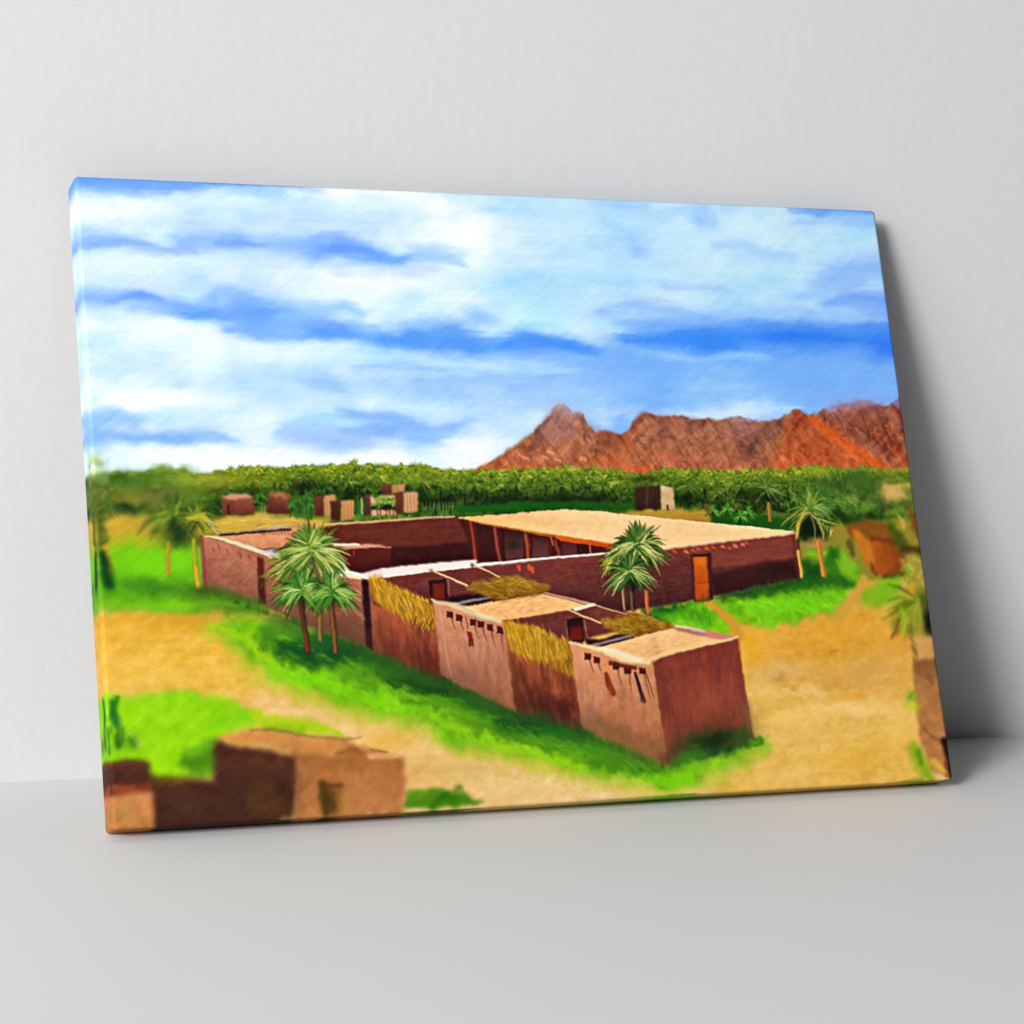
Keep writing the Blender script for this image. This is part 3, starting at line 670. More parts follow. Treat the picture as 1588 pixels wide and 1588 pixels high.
    E_([(330, 970), (380, 985), (420, 1030), (470, 1066)], [4, 6, 6, 4], (160, 206, 14), .6)
    E_([(420, 1040), (460, 1048), (520, 1060), (620, 1095)], [9, 10, 12, 10], (96, 208, 6), .7)
    scatter([(340, 965), (430, 980), (640, 1060), (900, 1150), (1030, 1195), (1010, 1214), (860, 1180), (600, 1105), (430, 1045)], 320, 20, 2.4,
            [(120, 214, 12), (70, 176, 10), (150, 210, 30), (50, 140, 14), (96, 200, 10)], 24, 26, .13, 12, .9)
    for x, y, rx, ry, o, a in [(470, 1030, 30, 9, .5, .2), (560, 1056, 36, 9, .5, .3), (640, 1086, 40, 9, .55, .35), (740, 1128, 40, 9, .5, .35), (840, 1158, 40, 8, .5, .3), (930, 1184, 36, 8, .5, .25), (600, 1046, 50, 12, .55, .3),
                               (420, 1000, 26, 10, .5, .5), (690, 1096, 30, 7, .4, .3), (790, 1140, 26, 8, .5, .3), (1000, 1200, 24, 6, .4, .2)]:
        blob(x, y, rx, ry, (44, 108, 16), o, a, 14)
    # lawn on the right
    poly([(1005, 948), (1040, 935), (1110, 930), (1180, 912), (1240, 893), (1262, 872), (1300, 850), (1335, 880), (1332, 905), (1312, 930), (1290, 948), (1240, 960), (1205, 974), (1170, 968), (1140, 960), (1132, 985),
          (1080, 975), (1020, 962)], (88, 178, 16), (100, 192, 14), 7, 9, tex=[(N_D, (14, 20, 5)), (N_MID, (20, 24, 4)), (N_FINE, (10, 14, 4))])
    E_([(1120, 925), (1190, 914), (1240, 905), (1270, 900), (1318, 905)], [6, 10, 12, 12, 8], (28, 92, 16), .85)
    E_([(1250, 880), (1262, 890)], [13, 14], (22, 84, 20), .85)
    E_([(1295, 860), (1285, 875), (1300, 895)], [9, 12, 10], (32, 104, 22), .8)
    E_([(1020, 945), (1060, 950), (1100, 962)], [9, 11, 9], (36, 150, 16), .7)
    E_([(1000, 945), (1010, 955), (1030, 965)], [6, 7, 6], (20, 76, 16), .8)
    E_([(1160, 940), (1210, 940), (1260, 935)], [8, 12, 12], (90, 208, 14), .75)
    E_([(1255, 856), (1275, 858)], [6, 6], (86, 200, 16), .9)
    E_([(1310, 880), (1320, 895)], [9, 9], (120, 180, 30), .7)
    # trodden paths across it
    stroke([(1092, 932), (1110, 944), (1132, 960), (1146, 985)], [5, 6, 8, 9], (206, 152, 44), .95, .6, 4)
    stroke([(1100, 935), (1118, 950)], [2, 3], (216, 140, 36), .7, .7, 3)
    stroke([(1340, 895), (1334, 915), (1318, 938), (1300, 955)], [6, 7, 8, 12], (206, 158, 60), .95, .7, 5)
    poly([(1350, 905), (1395, 895), (1405, 930), (1360, 945), (1330, 938)], (96, 186, 20), (130, 176, 24), 6, 6, op=.9)
    scatter([(1005, 948), (1120, 930), (1130, 980), (1030, 965)], 80, 9, 1.5, [(60, 190, 30), (30, 130, 16), (100, 210, 40)], 70, 40, .3, 14, .8)
    scatter([(1130, 945), (1300, 905), (1290, 945), (1190, 970)], 120, 12, 1.8, [(90, 210, 20), (60, 170, 14), (130, 216, 40)], 40, 40, .22, 14, .9)
    # bottom-left meadow
    poly([(60, 1086), (165, 1080), (260, 1073), (330, 1075), (368, 1090), (392, 1106), (392, 1124), (360, 1136), (330, 1160), (332, 1206), (240, 1215), (60, 1215)], (120, 206, 8), (134, 208, 4), 8, 9,
         tex=[(N_D, (12, 12, 3)), (N_BIG, (14, 10, 2))])
    E_([(330, 1120), (380, 1112)], [10, 9], (100, 196, 16), .6)
    E_([(285, 1180), (310, 1184), (326, 1175)], [8, 17, 17], (60, 126, 10), .9)
    E_([(292, 1165), (322, 1158)], [6, 8], (70, 160, 12), .6)
    E_([(395, 1112), (440, 1122), (500, 1130), (530, 1138)], [8, 11, 8, 3], (168, 200, 14), .9)
    E_([(410, 1128), (470, 1132)], [5, 5], (130, 180, 20), .7)
    scatter([(170, 1085), (340, 1080), (320, 1150), (240, 1200), (180, 1170)], 120, 26, 2.6, [(140, 216, 14), (110, 196, 8), (150, 214, 40)], -40, 18, .16, 12, .9)
    for p in [[(174, 1090), (180, 1120), (186, 1160)], [(180, 1082), (176, 1110)], [(168, 1130), (166, 1170)], [(190, 1130), (184, 1150)]]:
        stroke(p, [3, 5, 3][:len(p)], (34, 112, 24), .75, .8, 4)
    stroke([(174, 1105), (179, 1120)], [4, 6], (20, 120, 50), .6, .8, 3)
    stroke([(186, 1110), (187, 1150)], [1.5, 1.5], (150, 160, 60), .7, .7, 3)
    blob(204, 1150, 9, 13, (52, 124, 10), .9)
    blob(184, 1150, 6, 14, (48, 110, 10), .7)
    for k in range(6):
        stroke([(200 + k * 3, 1138 + k * 4), (210 + k * 3, 1132 + k * 4)], [1, .6], (206, 216, 120), .6, .6)
    # tufts along the bottom
    poly([(626, 1228), (670, 1222), (690, 1224), (720, 1232), (752, 1244), (730, 1250), (628, 1254)], (104, 150, 26), (60, 124, 10), 4, 5)
    blob(692, 1236, 22, 9, (40, 100, 10), .8)
    E_([(700, 1232), (712, 1222)], [3, 5], (70, 120, 20), .7)

# ------------------------------------------------------------------ the walled house
def courses(quad, rows, col, op=.35, w=.8, k=14):
    """thin broken brick courses across a wall given as TL, TR, BR, BL"""
    tl, tr, br, bl = [np.array(p, float) for p in quad]
    for i in range(rows):
        t = (i + .5) / rows
        a, b = tl * (1 - t) + bl * t, tr * (1 - t) + br * t
        s = rnd.uniform(0, .1)
        while s < 1:
            e = min(1, s + rnd.uniform(.05, .2))
            c = jit(col, k)
            y = rnd.uniform(-.8, .8)
            stroke([a * (1 - s) + b * s + (0, y), a * (1 - e) + b * e + (0, y)], [w, w * rnd.uniform(.5, 1.2)], c, op * rnd.uniform(.5, 1.2), .7)
            s = e + rnd.uniform(.01, .06)

def straw(pts, n, ang, spread, length=16, tone=.94):
    T = lambda *c: tuple(v * tone for v in c)
    poly(pts, T(204, 150, 22), T(160, 100, 26), 4, 5, tex=[(N_FINE, (14, 12, 5)), (N_V, (26, 22, 6)), (N_D, (10, 8, 3))])
    scatter(pts, int(n * 1.7), length, .8, [T(236, 186, 46), T(212, 158, 24), T(166, 110, 18), T(246, 208, 92), T(186, 130, 20), T(134, 86, 18)], ang, spread, .42, 12, .85)

def paint_compound():
    WALL = [(N_FINE, (9, 7, 6)), (N_D, (9, 6, 5))]
    # north wall seen across the court, upper part lit, lower part in shade
    poly([(500, 818), (560, 811), (640, 806), (704, 802), (740, 803), (742, 872), (560, 890), (505, 850)], (98, 40, 28), (92, 36, 26), 1, 1.5, tex=[(N_H, (12, 6, 4)), (N_FINE, (6, 4, 3))])
    courses([(505, 818), (735, 803), (735, 840), (505, 848)], 9, (120, 58, 36), .2)
    poly([(535, 851), (600, 848), (660, 846), (742, 838), (742, 872), (600, 882), (555, 888)], (58, 18, 18), (50, 16, 18), 2.5, 2, tex=[(N_FINE, (6, 4, 4))])
    stroke([(480, 815), (530, 812), (610, 807), (660, 803), (705, 801)], [1.2, 1.4, 1.4, 1.2, 1], (216, 160, 118), .9, .5)
    # roof of the west wing
    poly([(318, 833), (345, 829), (440, 820), (480, 818), (520, 842), (470, 852), (406, 852), (360, 838)], (218, 146, 100), (206, 136, 92), 1.5, 2, tex=[(N_D, (16, 14, 12)), (N_FINE, (10, 10, 9))])
    stroke([(340, 830), (365, 827), (400, 825), (450, 821)], [1.6, 2.6, 1.6, 2], (34, 24, 30), .9, .5, 1.5)
    stroke([(335, 827), (400, 822), (450, 817), (490, 814)], [1, 1.3, 2, 1], (170, 136, 112), .8, .5, 1.5)
    stroke([(415, 820), (430, 816), (445, 818)], [1, 2, 1], (190, 166, 150), .7, .6, 1)
    for i in range(9):
        stroke([(404 + i * 5, 826 - i * .5), (408 + i * 5, 829)], .9, (120, 70, 50), .6, .6)
    stroke([(400, 852), (440, 850)], 1.2, (110, 50, 34), .6, .6)
    # court-side parapet of the west wing
    poly([(500, 842), (552, 843), (600, 846), (560, 850), (520, 848)], (224, 160, 110), (212, 150, 110), 1, 1.2)
    stroke([(520, 845), (556, 844)], 1.2, (246, 232, 200), .9, .5)
    stroke([(528, 851), (575, 847), (606, 849)], [1.5, 1.4, .8], (206, 128, 112), .9, .5)
    poly([(528, 852), (606, 850), (606, 878), (552, 890), (535, 880)], (92, 28, 22), (62, 18, 18), 1.5, 1.5)
    stroke([(549, 852), (549, 862)], .9, (150, 70, 60), .7, .6)
    # court floor, bright
    poly([(548, 892), (592, 881), (640, 876), (736, 868), (742, 874), (680, 884), (592, 893), (566, 896)], (236, 206, 206), (238, 196, 190), 1, 1)
    poly([(736, 868), (760, 868), (742, 876)], (214, 190, 210), None, 1, 1)
    # veranda: dark bays under the big roof
    poly([(712, 804), (760, 812), (860, 832), (948, 846), (948, 862), (800, 870), (738, 874)], (70, 26, 22), (60, 20, 18), 1, 1.2, tex=[(N_FINE, (8, 6, 5))])
    for x0, x1, t0, t1, b0, b1, c, c2 in [(740, 766, 812, 817, 868, 868, (66, 26, 20), (50, 16, 18)), (780, 812, 823, 828, 868, 866, (58, 28, 20), (96, 50, 52)),
                                          (826, 852, 832, 836, 866, 864, (72, 30, 28), (104, 58, 60)), (872, 896, 838, 842, 862, 861, (86, 34, 32), (100, 46, 48)),
                                          (920, 944, 846, 848, 859, 858, (90, 30, 20), (70, 18, 18))]:
        poly([(x0, t0), (x1, t1), (x1, b1), (x0, b0)], c, c2, 1.5, 1)
    blob(796, 845, 9, 8, (34, 22, 12), .7)
    for p, w, c, dk in [([(730, 808), (734, 830), (739, 872)], 3.4, (168, 62, 34), (92, 26, 20)), ([(743, 812), (746, 870)], 2.4, (70, 16, 18), (58, 14, 16)),
                        ([(767, 816), (771, 840), (776, 869)], 3, (166, 76, 56), (110, 36, 24)), ([(779, 820), (783, 868)], 2.2, (60, 14, 16), (52, 12, 14)),
                        ([(815, 827), (818, 845), (820, 867)], 3, (176, 84, 36), (130, 50, 20)), ([(852, 836), (856, 864)], 3.2, (92, 28, 24), (80, 22, 20)),
                        ([(862, 838), (868, 862)], 3, (150, 62, 40), (120, 44, 28)), ([(854, 832), (858, 845)], 1.4, (206, 120, 80), (150, 60, 40)),
                        ([(915, 844), (917, 859)], 1.8, (190, 110, 90), (150, 60, 50)), ([(896, 842), (897, 860)], 1.4, (56, 12, 14), (50, 10, 12)), ([(904, 844), (905, 860)], 1.4, (56, 12, 14), (50, 10, 12))]:
        trunk(p, w, c, dk)
    # the wide flat roof
    poly([(708, 803), (735, 801), (810, 795), (872, 790), (930, 793), (985, 799), (1080, 809), (1170, 817), (1240, 826), (1180, 836), (1110, 845), (1036, 855), (1000, 854), (945, 844),
          (900, 835), (850, 827), (815, 823), (760, 813), (735, 808)], (228, 176, 104), (246, 202, 142), .8, 1.2, grad=((730, 800), (900, 815)), tex=[(N_FINE, (5, 6, 7)), (N_H, (4, 5, 6))])
    stroke([(735, 809), (815, 823), (850, 828), (900, 836), (948, 843)], [1, 1.4, 1.2, 1.2, 1.2], (206, 130, 56), .9, .5)
    poly([(858, 831), (900, 837), (950, 844), (950, 850), (920, 846), (870, 839)], (226, 92, 22), (196, 70, 16), .8, 1)
    poly([(815, 824), (858, 831), (858, 834), (830, 829)], (170, 74, 26), None, .8, .8)
    stroke([(770, 816), (800, 822)], 1.4, (150, 64, 28), .8, .5)
    stroke([(985, 800), (1100, 811), (1235, 825)], .9, (252, 226, 186), .6, .5)
    stroke([(1130, 818), (1160, 819), (1185, 821)], 1.1, (252, 224, 160), .7, .5)
    stroke([(1032, 852), (1110, 842), (1180, 834), (1240, 827)], [1.3, 1.2, 1.3, 1.5], (234, 180, 150), .9, .5)
    # south wall of the court and of the big hall
    poly([(570, 898), (640, 889), (740, 879), (860, 866), (942, 860), (1000, 858), (1032, 853), (1110, 843), (1180, 835), (1238, 829), (1243, 896), (1150, 916), (1040, 938), (990, 945), (930, 955), (880, 945),
          (700, 960), (580, 950)], (120, 52, 44), (70, 30, 30), 1, 1.2, tex=WALL, grad=((900, 858), (920, 950)))
    poly([(1040, 853), (1238, 829), (1241, 862), (1180, 876), (1100, 880)], (138, 62, 46), (128, 56, 44), 3, 2, op=.8, tex=[(N_H, (14, 9, 6))])
    poly([(1100, 892), (1180, 872), (1242, 866), (1243, 896), (1150, 915), (1110, 922)], (66, 26, 26), (40, 16, 16), 4, 2, op=.9)
    blob(1205, 882, 30, 10, (28, 12, 14), .7)
    stroke([(1229, 832), (1233, 862), (1240, 893)], [3, 4, 3], (98, 42, 38), .7, .6)
    courses([(760, 880), (940, 862), (960, 925), (800, 905)], 11, (160, 82, 60), .2)
    courses([(760, 880), (940, 862), (960, 925), (800, 905)], 9, (84, 30, 36), .2)
    courses([(1000, 860), (1072, 852), (1072, 930), (1005, 940)], 10, (140, 70, 50), .18)
    courses([(1104, 848), (1232, 832), (1236, 862), (1104, 880)], 7, (164, 86, 62), .2)
    courses([(1104, 880), (1236, 864), (1240, 893), (1104, 920)], 6, (86, 40, 34), .18)
    blob(880, 912, 50, 8, (96, 48, 48), .5)
    # white coping along the court wall
    stroke([(566, 897), (600, 893), (668, 885), (735, 877), (800, 870), (880, 863), (944, 858)], [2.2, 1.8, 1.7, 2.2, 1.4, 1.4, 1.3], (246, 226, 208), .97, .35)
    poly([(592, 882), (735, 869), (738, 876), (596, 893)], (238, 206, 204), (242, 214, 206), .8, .8)
    for x, y in [(804, 881), (820, 880), (825, 884)]:
        stroke([(x, y - 3), (x + 1, y + 3)], [2.6, 2], (214, 84, 40), .9, .5)
    for x, y, r in [(1046, 855, 3), (1064, 855, 3), (1075, 853, 2.4), (1083, 851, 2.4), (1096, 850, 3), (1106, 849, 2), (1121, 847, 2.4), (1131, 850, 2), (1140, 846, 3), (1152, 844, 2.6), (1157, 842, 2)]:
        stroke([(x - 1, y), (x + 2, y + 2)], [r, r * .8], rnd.choice([(206, 90, 60), (196, 84, 50), (216, 116, 84)]), .85, .5)
        stroke([(x + 1, y + 4), (x + 3, y + 6)], [1.4, .8], (90, 34, 30), .6, .6)
    # hall door
    poly([(1071, 860), (1103, 857), (1106, 930), (1076, 934)], (70, 26, 20), (60, 24, 20), 1, 1)
    poly([(1075, 864), (1096, 863), (1100, 931), (1079, 933)], (206, 94, 14), (170, 62, 14), 1, 1, tex=[(N_D, (12, 9, 3))])
    blob(1086, 872, 8, 8, (222, 110, 20), .7)
    stroke([(1077, 904), (1098, 903)], .9, (130, 50, 10), .6, .5)
    stroke([(1076, 862), (1102, 860)], 1.6, (44, 18, 14), .8, .5)

    # west wall, long lit face running forward
    poly([(310, 832), (345, 838), (408, 860), (450, 880), (500, 890), (564, 898), (575, 902), (580, 1010), (540, 992), (470, 966), (410, 940), (360, 924), (314, 912)],
         (188, 112, 84), (128, 74, 54), 1, 1.5, tex=[(N_D, (13, 10, 8)), (N_FINE, (9, 8, 7))], grad=((400, 850), (385, 940)))
    scatter([(312, 838), (400, 866), (400, 930), (316, 905)], 90, 14, 2, [(196, 122, 96), (170, 96, 70), (150, 84, 60), (206, 140, 112)], -38, 14, .22, 10, .9)
    scatter([(420, 885), (560, 905), (575, 1000), (470, 960), (420, 940)], 190, 13, 1.6, [(176, 120, 88), (150, 90, 68), (120, 66, 50), (196, 142, 108)], 20, 20, .35, 12, .8)
    poly([(470, 930), (560, 960), (578, 1006), (520, 985), (450, 958)], (136, 82, 60), (92, 52, 38), 5, 4, op=.7)
    for x, y in [(330, 850), (338, 845), (352, 852), (372, 858), (386, 862)]:
        stroke([(x, y), (x + 3, y + 9)], [1.2, .7], (128, 60, 40), .6, .6)
    stroke([(312, 832), (316, 868), (318, 910)], [2, 2, 2], (120, 56, 46), .6, .6)
    stroke([(318, 832), (345, 836), (372, 844), (408, 857), (440, 872), (470, 880), (520, 890), (562, 897)], [1, 1.8, 3.2, 2.6, 2.4, 1.6, 2, 2.6], (238, 210, 168), .92, .45, 1.2)
    stroke([(505, 876), (535, 885), (562, 893)], [2, 2.4, 2], (232, 222, 218), .9, .5)
    stroke([(404, 855), (425, 860)], 1.8, (196, 190, 190), .7, .6)
    poly([(400, 864), (409, 867), (414, 938), (402, 935)], (104, 38, 24), (62, 26, 18), 1.2, 1.2)
    stroke([(400, 865), (402, 936)], 1.4, (70, 30, 22), .6, .6)
    poly([(410, 868), (424, 876), (428, 944), (414, 940)], (172, 104, 78), (116, 62, 46), 3, 2, op=.6)
    # corner buttress in shade
    poly([(560, 897), (572, 899), (580, 1010), (568, 1004)], (46, 16, 22), (44, 22, 24), 1, 1)
    stroke([(574, 902), (580, 1005)], 1.2, (130, 66, 50), .7, .5)

    # first little court: rear wall, door, mat fence
    poly([(600, 898), (668, 888), (740, 880), (850, 905), (800, 925), (760, 925), (700, 945), (660, 930), (620, 920)], (116, 50, 42), (84, 34, 34), 1.2, 1.5, tex=WALL)
    courses([(600, 900), (740, 882), (740, 920), (640, 925)], 7, (150, 76, 56), .2)
    poly([(664, 901), (692, 897), (694, 930), (668, 932)], (44, 18, 18), (40, 16, 16), .8, .8)
    poly([(671, 906), (689, 904), (690, 929), (673, 930)], (104, 26, 12), (118, 38, 12), 1, .8)
    stroke([(695, 900), (697, 925)], .9, (180, 130, 110), .5, .5)
    poly([(692, 925), (760, 919), (770, 925), (712, 938), (700, 935)], (44, 18, 22), (30, 14, 18), 1.2, 1)
    poly([(576, 935), (640, 955), (682, 930), (694, 1056), (640, 1040), (580, 1010)], (176, 88, 56), (86, 28, 20), 2, 3, tex=[(N_V, (10, 6, 4)), (N_D, (12, 8, 6))])
    blob(640, 975, 40, 9, (176, 86, 54), .7, .4)
    blob(615, 1010, 26, 12, (112, 48, 34), .6, .3)
    blob(660, 1020, 20, 16, (96, 30, 20), .6)
    stroke([(605, 945), (620, 985), (630, 1030)], [3, 6, 8], (196, 104, 60), .35, .9, 4)
    straw([(573, 893), (584, 894), (612, 908), (640, 922), (672, 938), (678, 980), (655, 972), (630, 962), (600, 944), (580, 930)], 190, 72, 9, 18)
    for i in range(26):
        t = rnd.random()
        x, y = 578 + 92 * t, 895 + 42 * t
        stroke([(x, y), (x + rnd.uniform(-5, 2), y - rnd.uniform(2, 7))], [1, .5], (214, 160, 40), .8, .5)
    for i in range(16):
        x, y = 640 + rnd.uniform(0, 32), 955 + rnd.uniform(0, 24)
        stroke([(x, y), (x - 4, y + 8), (x - 3, y + 16)], [1, .9, .5], rnd.choice([(110, 70, 14), (90, 56, 14)]), .6, .6)
    # first house
    poly([(781, 962), (860, 950), (920, 940), (1000, 955), (975, 975), (905, 992), (905, 1000), (880, 1000), (830, 985)], (112, 50, 42), (92, 38, 36), 1, 1.5, tex=WALL)
    courses([(800, 962), (900, 946), (905, 985), (860, 985)], 7, (150, 84, 66), .25)
    courses([(905, 945), (985, 955), (960, 970), (905, 985)], 6, (140, 70, 56), .2)
    poly([(720, 942), (760, 934), (800, 927), (842, 919), (880, 928), (920, 938), (880, 946), (820, 956), (779, 962), (750, 956)], (240, 184, 118), (238, 178, 108), .8, 1.2, tex=[(N_D, (7, 8, 8)), (N_FINE, (6, 6, 6))])
    scatter([(740, 942), (842, 922), (900, 938), (790, 958)], 50, 12, .8, [(220, 150, 90), (250, 206, 150), (206, 140, 80)], -12, 30, .5)
    stroke([(836, 918), (880, 928), (922, 938)], [1.6, 2, 1.6], (200, 140, 116), .9, .5)
    stroke([(845, 921), (885, 931), (915, 940)], 1.1, (120, 84, 84), .7, .5)
    stroke([(892, 945), (922, 938)], [2.4, 2], (244, 224, 198), .95, .4)
    stroke([(780, 963), (830, 956), (880, 947)], 1.3, (130, 70, 50), .7, .5)
    stroke([(705, 937), (732, 931), (760, 926)], [1.6, 1.6, 1.2], (150, 132, 136), .9, .4)
    stroke([(715, 939), (760, 930)], 1.4, (40, 24, 26), .8, .5)
    poly([(672, 932), (700, 938), (740, 953), (783, 964), (794, 1030), (806, 1107), (760, 1086), (700, 1056), (683, 1046)], (206, 136, 98), (166, 98, 68), 1.5, 1.5,
         tex=[(N_D, (9, 8, 7)), (N_FINE, (8, 8, 8))], grad=((720, 945), (740, 1080)))
    blob(740, 1010, 30, 18, (200, 140, 108), .6, .4)
    blob(720, 1048, 40, 14, (150, 100, 82), .6, .4)
    blob(770, 1080, 26, 12, (170, 90, 64), .6, .4)
    blob(790, 1050, 7, 40, (170, 110, 80), .6, -.1)
    stroke([(670, 930), (690, 936), (706, 940), (718, 944), (745, 954), (775, 964)], [1.6, 2.4, 4, 4.6, 4.2, 3], (226, 204, 160), .8, .7, 2)
    stroke([(740, 952), (765, 960)], [1.4, 1.8], (206, 220, 170), .7, .6)
    for x, y, dx, dy in [(697, 953, 13, 30), (711, 958, 12, 26), (733, 965, 13, 34), (745, 968, 15, 38), (759, 973, 12, 40), (775, 977, 8, 46)]:
        stroke([(x + 3, y + 3), (x + dx * .4, y + dy * .4), (x + dx * .75, y + dy * .75)], [2, 1.3, .5], (104, 54, 44), .55, .8)
        poly([(x - 5, y - 6), (x + 6, y - 4), (x + 6, y + 6), (x - 5, y + 5)], (104, 42, 28), (70, 24, 22), .8, 1)
        stroke([(x - 5, y - 4), (x - 5, y + 3)], .9, (228, 150, 112), .6, .6)
    stroke([(722, 956), (726, 976)], 1, (110, 50, 40), .7, .6)
    poly([(724, 979), (732, 980), (736, 1003), (728, 1003)], (150, 44, 26), (120, 36, 22), .8, .8)
    stroke([(682, 945), (690, 1000), (700, 1050)], 1.2, (226, 170, 140), .4, .7)
    # awning of straw and its poles
    straw([(722, 911), (748, 902), (772, 895), (800, 892), (825, 901), (850, 911), (838, 922), (800, 928), (776, 930), (750, 922)], 150, 10, 40, 15, .78)
    poly([(722, 911), (748, 904), (760, 910), (740, 917)], (120, 84, 30), None, 2, 2, op=.6)
    stroke([(822, 903), (850, 912)], 3, (150, 104, 40), .6, .8, 2)
    stroke([(667, 884), (690, 893), (724, 908)], [1.3, 1.2, 1.3], (222, 190, 130), .95, .4)
    stroke([(668, 886), (690, 895.5), (724, 910.5)], .8, (120, 80, 50), .7, .4)
    blob(668, 884, 3.4, 2.4, (150, 130, 90), .9, 0, 0)
    stroke([(733, 875), (755, 885), (775, 895)], [1.3, 1.1, 1], (216, 180, 126), .95, .4)
    blob(732, 876, 3, 3.6, (60, 40, 28), .85, 0, 0)
    blob(736, 870, 3, 3, (250, 244, 236), .9, 0, 0)
    stroke([(846, 919), (862, 924), (882, 931)], .9, (190, 140, 96), .8, .5)

    # second court
    poly([(876, 961), (903, 957), (906, 995), (882, 996)], (44, 16, 18), (40, 14, 16), .8, .8)
    poly([(883, 973), (902, 970), (903, 992), (885, 994)], (84, 14, 14), (126, 34, 16), 1, .8)
    stroke([(906, 962), (910, 988)], .9, (176, 120, 110), .6, .5)
    stroke([(878, 962), (881, 992)], .9, (190, 130, 110), .4, .5)
    poly([(781, 962), (830, 972), (892, 1000), (914, 1140), (850, 1122), (801, 1106)], (178, 94, 52), (74, 24, 20), 2, 3, tex=[(N_V, (10, 6, 4)), (N_D, (14, 9, 6))])
    blob(840, 1040, 26, 14, (186, 92, 50), .7, .5)
    blob(865, 1070, 18, 10, (190, 92, 44), .55, .5)
    blob(815, 1075, 14, 26, (88, 48, 34), .65)
    blob(880, 1105, 16, 20, (70, 18, 18), .65)
    blob(800, 1050, 4, 22, (92, 62, 24), .6)
    straw([(780, 963), (800, 966), (830, 972), (860, 984), (886, 994), (894, 1050), (868, 1042), (845, 1030), (815, 1022), (792, 1008)], 230, 74, 9, 18)
    for i in range(24):
        t = rnd.random()
        x, y = 782 + 96 * t, 964 + 26 * t
        stroke([(x, y + 2), (x + rnd.uniform(-4, 2), y - rnd.uniform(1, 6))], [1, .5], (206, 154, 40), .8, .5)
    for i in range(16):
        x, y = 850 + rnd.uniform(0, 34), 1015 + rnd.uniform(0, 24)
        stroke([(x, y), (x - 3, y + 8), (x - 2, y + 16)], [1, .9, .5], rnd.choice([(110, 70, 14), (150, 100, 20)]), .6, .6)
    poly([(905, 990), (930, 992), (975, 978), (985, 985), (940, 1002), (910, 1000)], (54, 22, 28), (44, 18, 22), 1, 1)
    # second straw awning
    straw([(928, 966), (955, 957), (985, 952), (1015, 958), (1046, 969), (1030, 980), (1000, 986), (985, 990), (958, 980)], 130, 8, 40, 14, .78)
    stroke([(880, 945), (905, 956), (931, 966)], [1.3, 1.2, 1.2], (222, 180, 130), .95, .4)
    stroke([(922, 938), (945, 945), (972, 953)], [1, 1, .8], (206, 156, 106), .9, .5)
    # second house
    poly([(930, 1004), (980, 990), (1040, 975), (1075, 976), (1110, 985), (1140, 992), (1060, 1010), (1012, 1025), (960, 1015)], (242, 192, 128), (238, 180, 116), .8, 1.2, tex=[(N_D, (7, 8, 8)), (N_FINE, (6, 6, 6))])
    scatter([(945, 1004), (1040, 980), (1100, 990), (1010, 1018)], 50, 12, .8, [(226, 160, 100), (250, 210, 150), (214, 150, 90)], -16, 30, .5)
    poly([(1040, 972), (1092, 979), (1140, 988), (1130, 992), (1080, 985), (1050, 978)], (164, 118, 80), (196, 112, 92), 1.2, 1.2)
    stroke([(1048, 971), (1075, 975), (1094, 980)], [1.8, 1.8, 1.6], (226, 206, 170), .85, .5)
    stroke([(1072, 976), (1092, 981)], 1.6, (170, 170, 176), .8, .5)
    poly([(1092, 979), (1120, 983), (1145, 988), (1125, 993), (1096, 988)], (206, 128, 108), None, 1, 1)
    stroke([(920, 1000), (950, 993), (978, 986)], [1.6, 1.6, 1.3], (156, 128, 130), .9, .4)
    stroke([(928, 1003), (982, 989)], 1.3, (34, 20, 24), .85, .5)
    poly([(1012, 1028), (1030, 1018), (1080, 1005), (1145, 990), (1152, 1040), (1160, 1090), (1168, 1146), (1100, 1168), (1034, 1188), (1022, 1110)], (130, 54, 40), (148, 68, 46), 1.5, 1.5,
         tex=[(N_D, (9, 6, 5)), (N_V, (8, 5, 4))], grad=((1080, 1010), (1100, 1160)))
    blob(1090, 1030, 40, 9, (112, 46, 36), .6, -.25)
    blob(1115, 1045, 6, 24, (98, 44, 46), .65)
    blob(1095, 1090, 26, 26, (160, 72, 48), .5)
    blob(1030, 1070, 9, 50, (112, 46, 42), .7, -.12)
    blob(1155, 1120, 9, 26, (124, 82, 52), .7)
    blob(1110, 1140, 40, 12, (92, 44, 26), .7, -.1)
    blob(1045, 1165, 14, 14, (86, 40, 30), .7)
    scatter([(1020, 1040), (1140, 1000), (1160, 1130), (1040, 1170)], 120, 16, 2, [(160, 76, 54), (124, 50, 40), (150, 64, 46), (140, 70, 56)], 80, 24, .16, 10, .9)
    poly([(885, 998), (905, 1003), (940, 1014), (975, 1026), (1012, 1030), (1024, 1110), (1036, 1188), (980, 1165), (940, 1148), (902, 1132), (893, 1060)], (214, 142, 98), (172, 102, 64), 1.5, 1.5,
         tex=[(N_D, (9, 8, 7)), (N_FINE, (8, 8, 8))], grad=((940, 1015), (960, 1150)))
    blob(920, 1080, 16, 14, (206, 140, 112), .5)
    blob(905, 1115, 14, 14, (130, 92, 70), .6)
    blob(930, 1122, 30, 9, (120, 86, 60), .6, .35)
    blob(995, 1120, 20, 30, (196, 120, 78), .5)
    blob(1000, 1160, 30, 14, (150, 92, 56), .6)
    poly([(925, 1003), (950, 1006), (985, 1016), (1010, 1024), (1008, 1031), (970, 1028), (940, 1016)], (240, 208, 158), (236, 200, 150), 1.5, 2)
    stroke([(884, 997), (910, 1003), (930, 1008)], [1.6, 2.6, 3], (228, 208, 166), .8, .7, 2)
    stroke([(930, 1004), (955, 1011), (975, 1019), (992, 1024)], [2, 3, 3.6, 3], (234, 222, 184), .75, .8, 2)
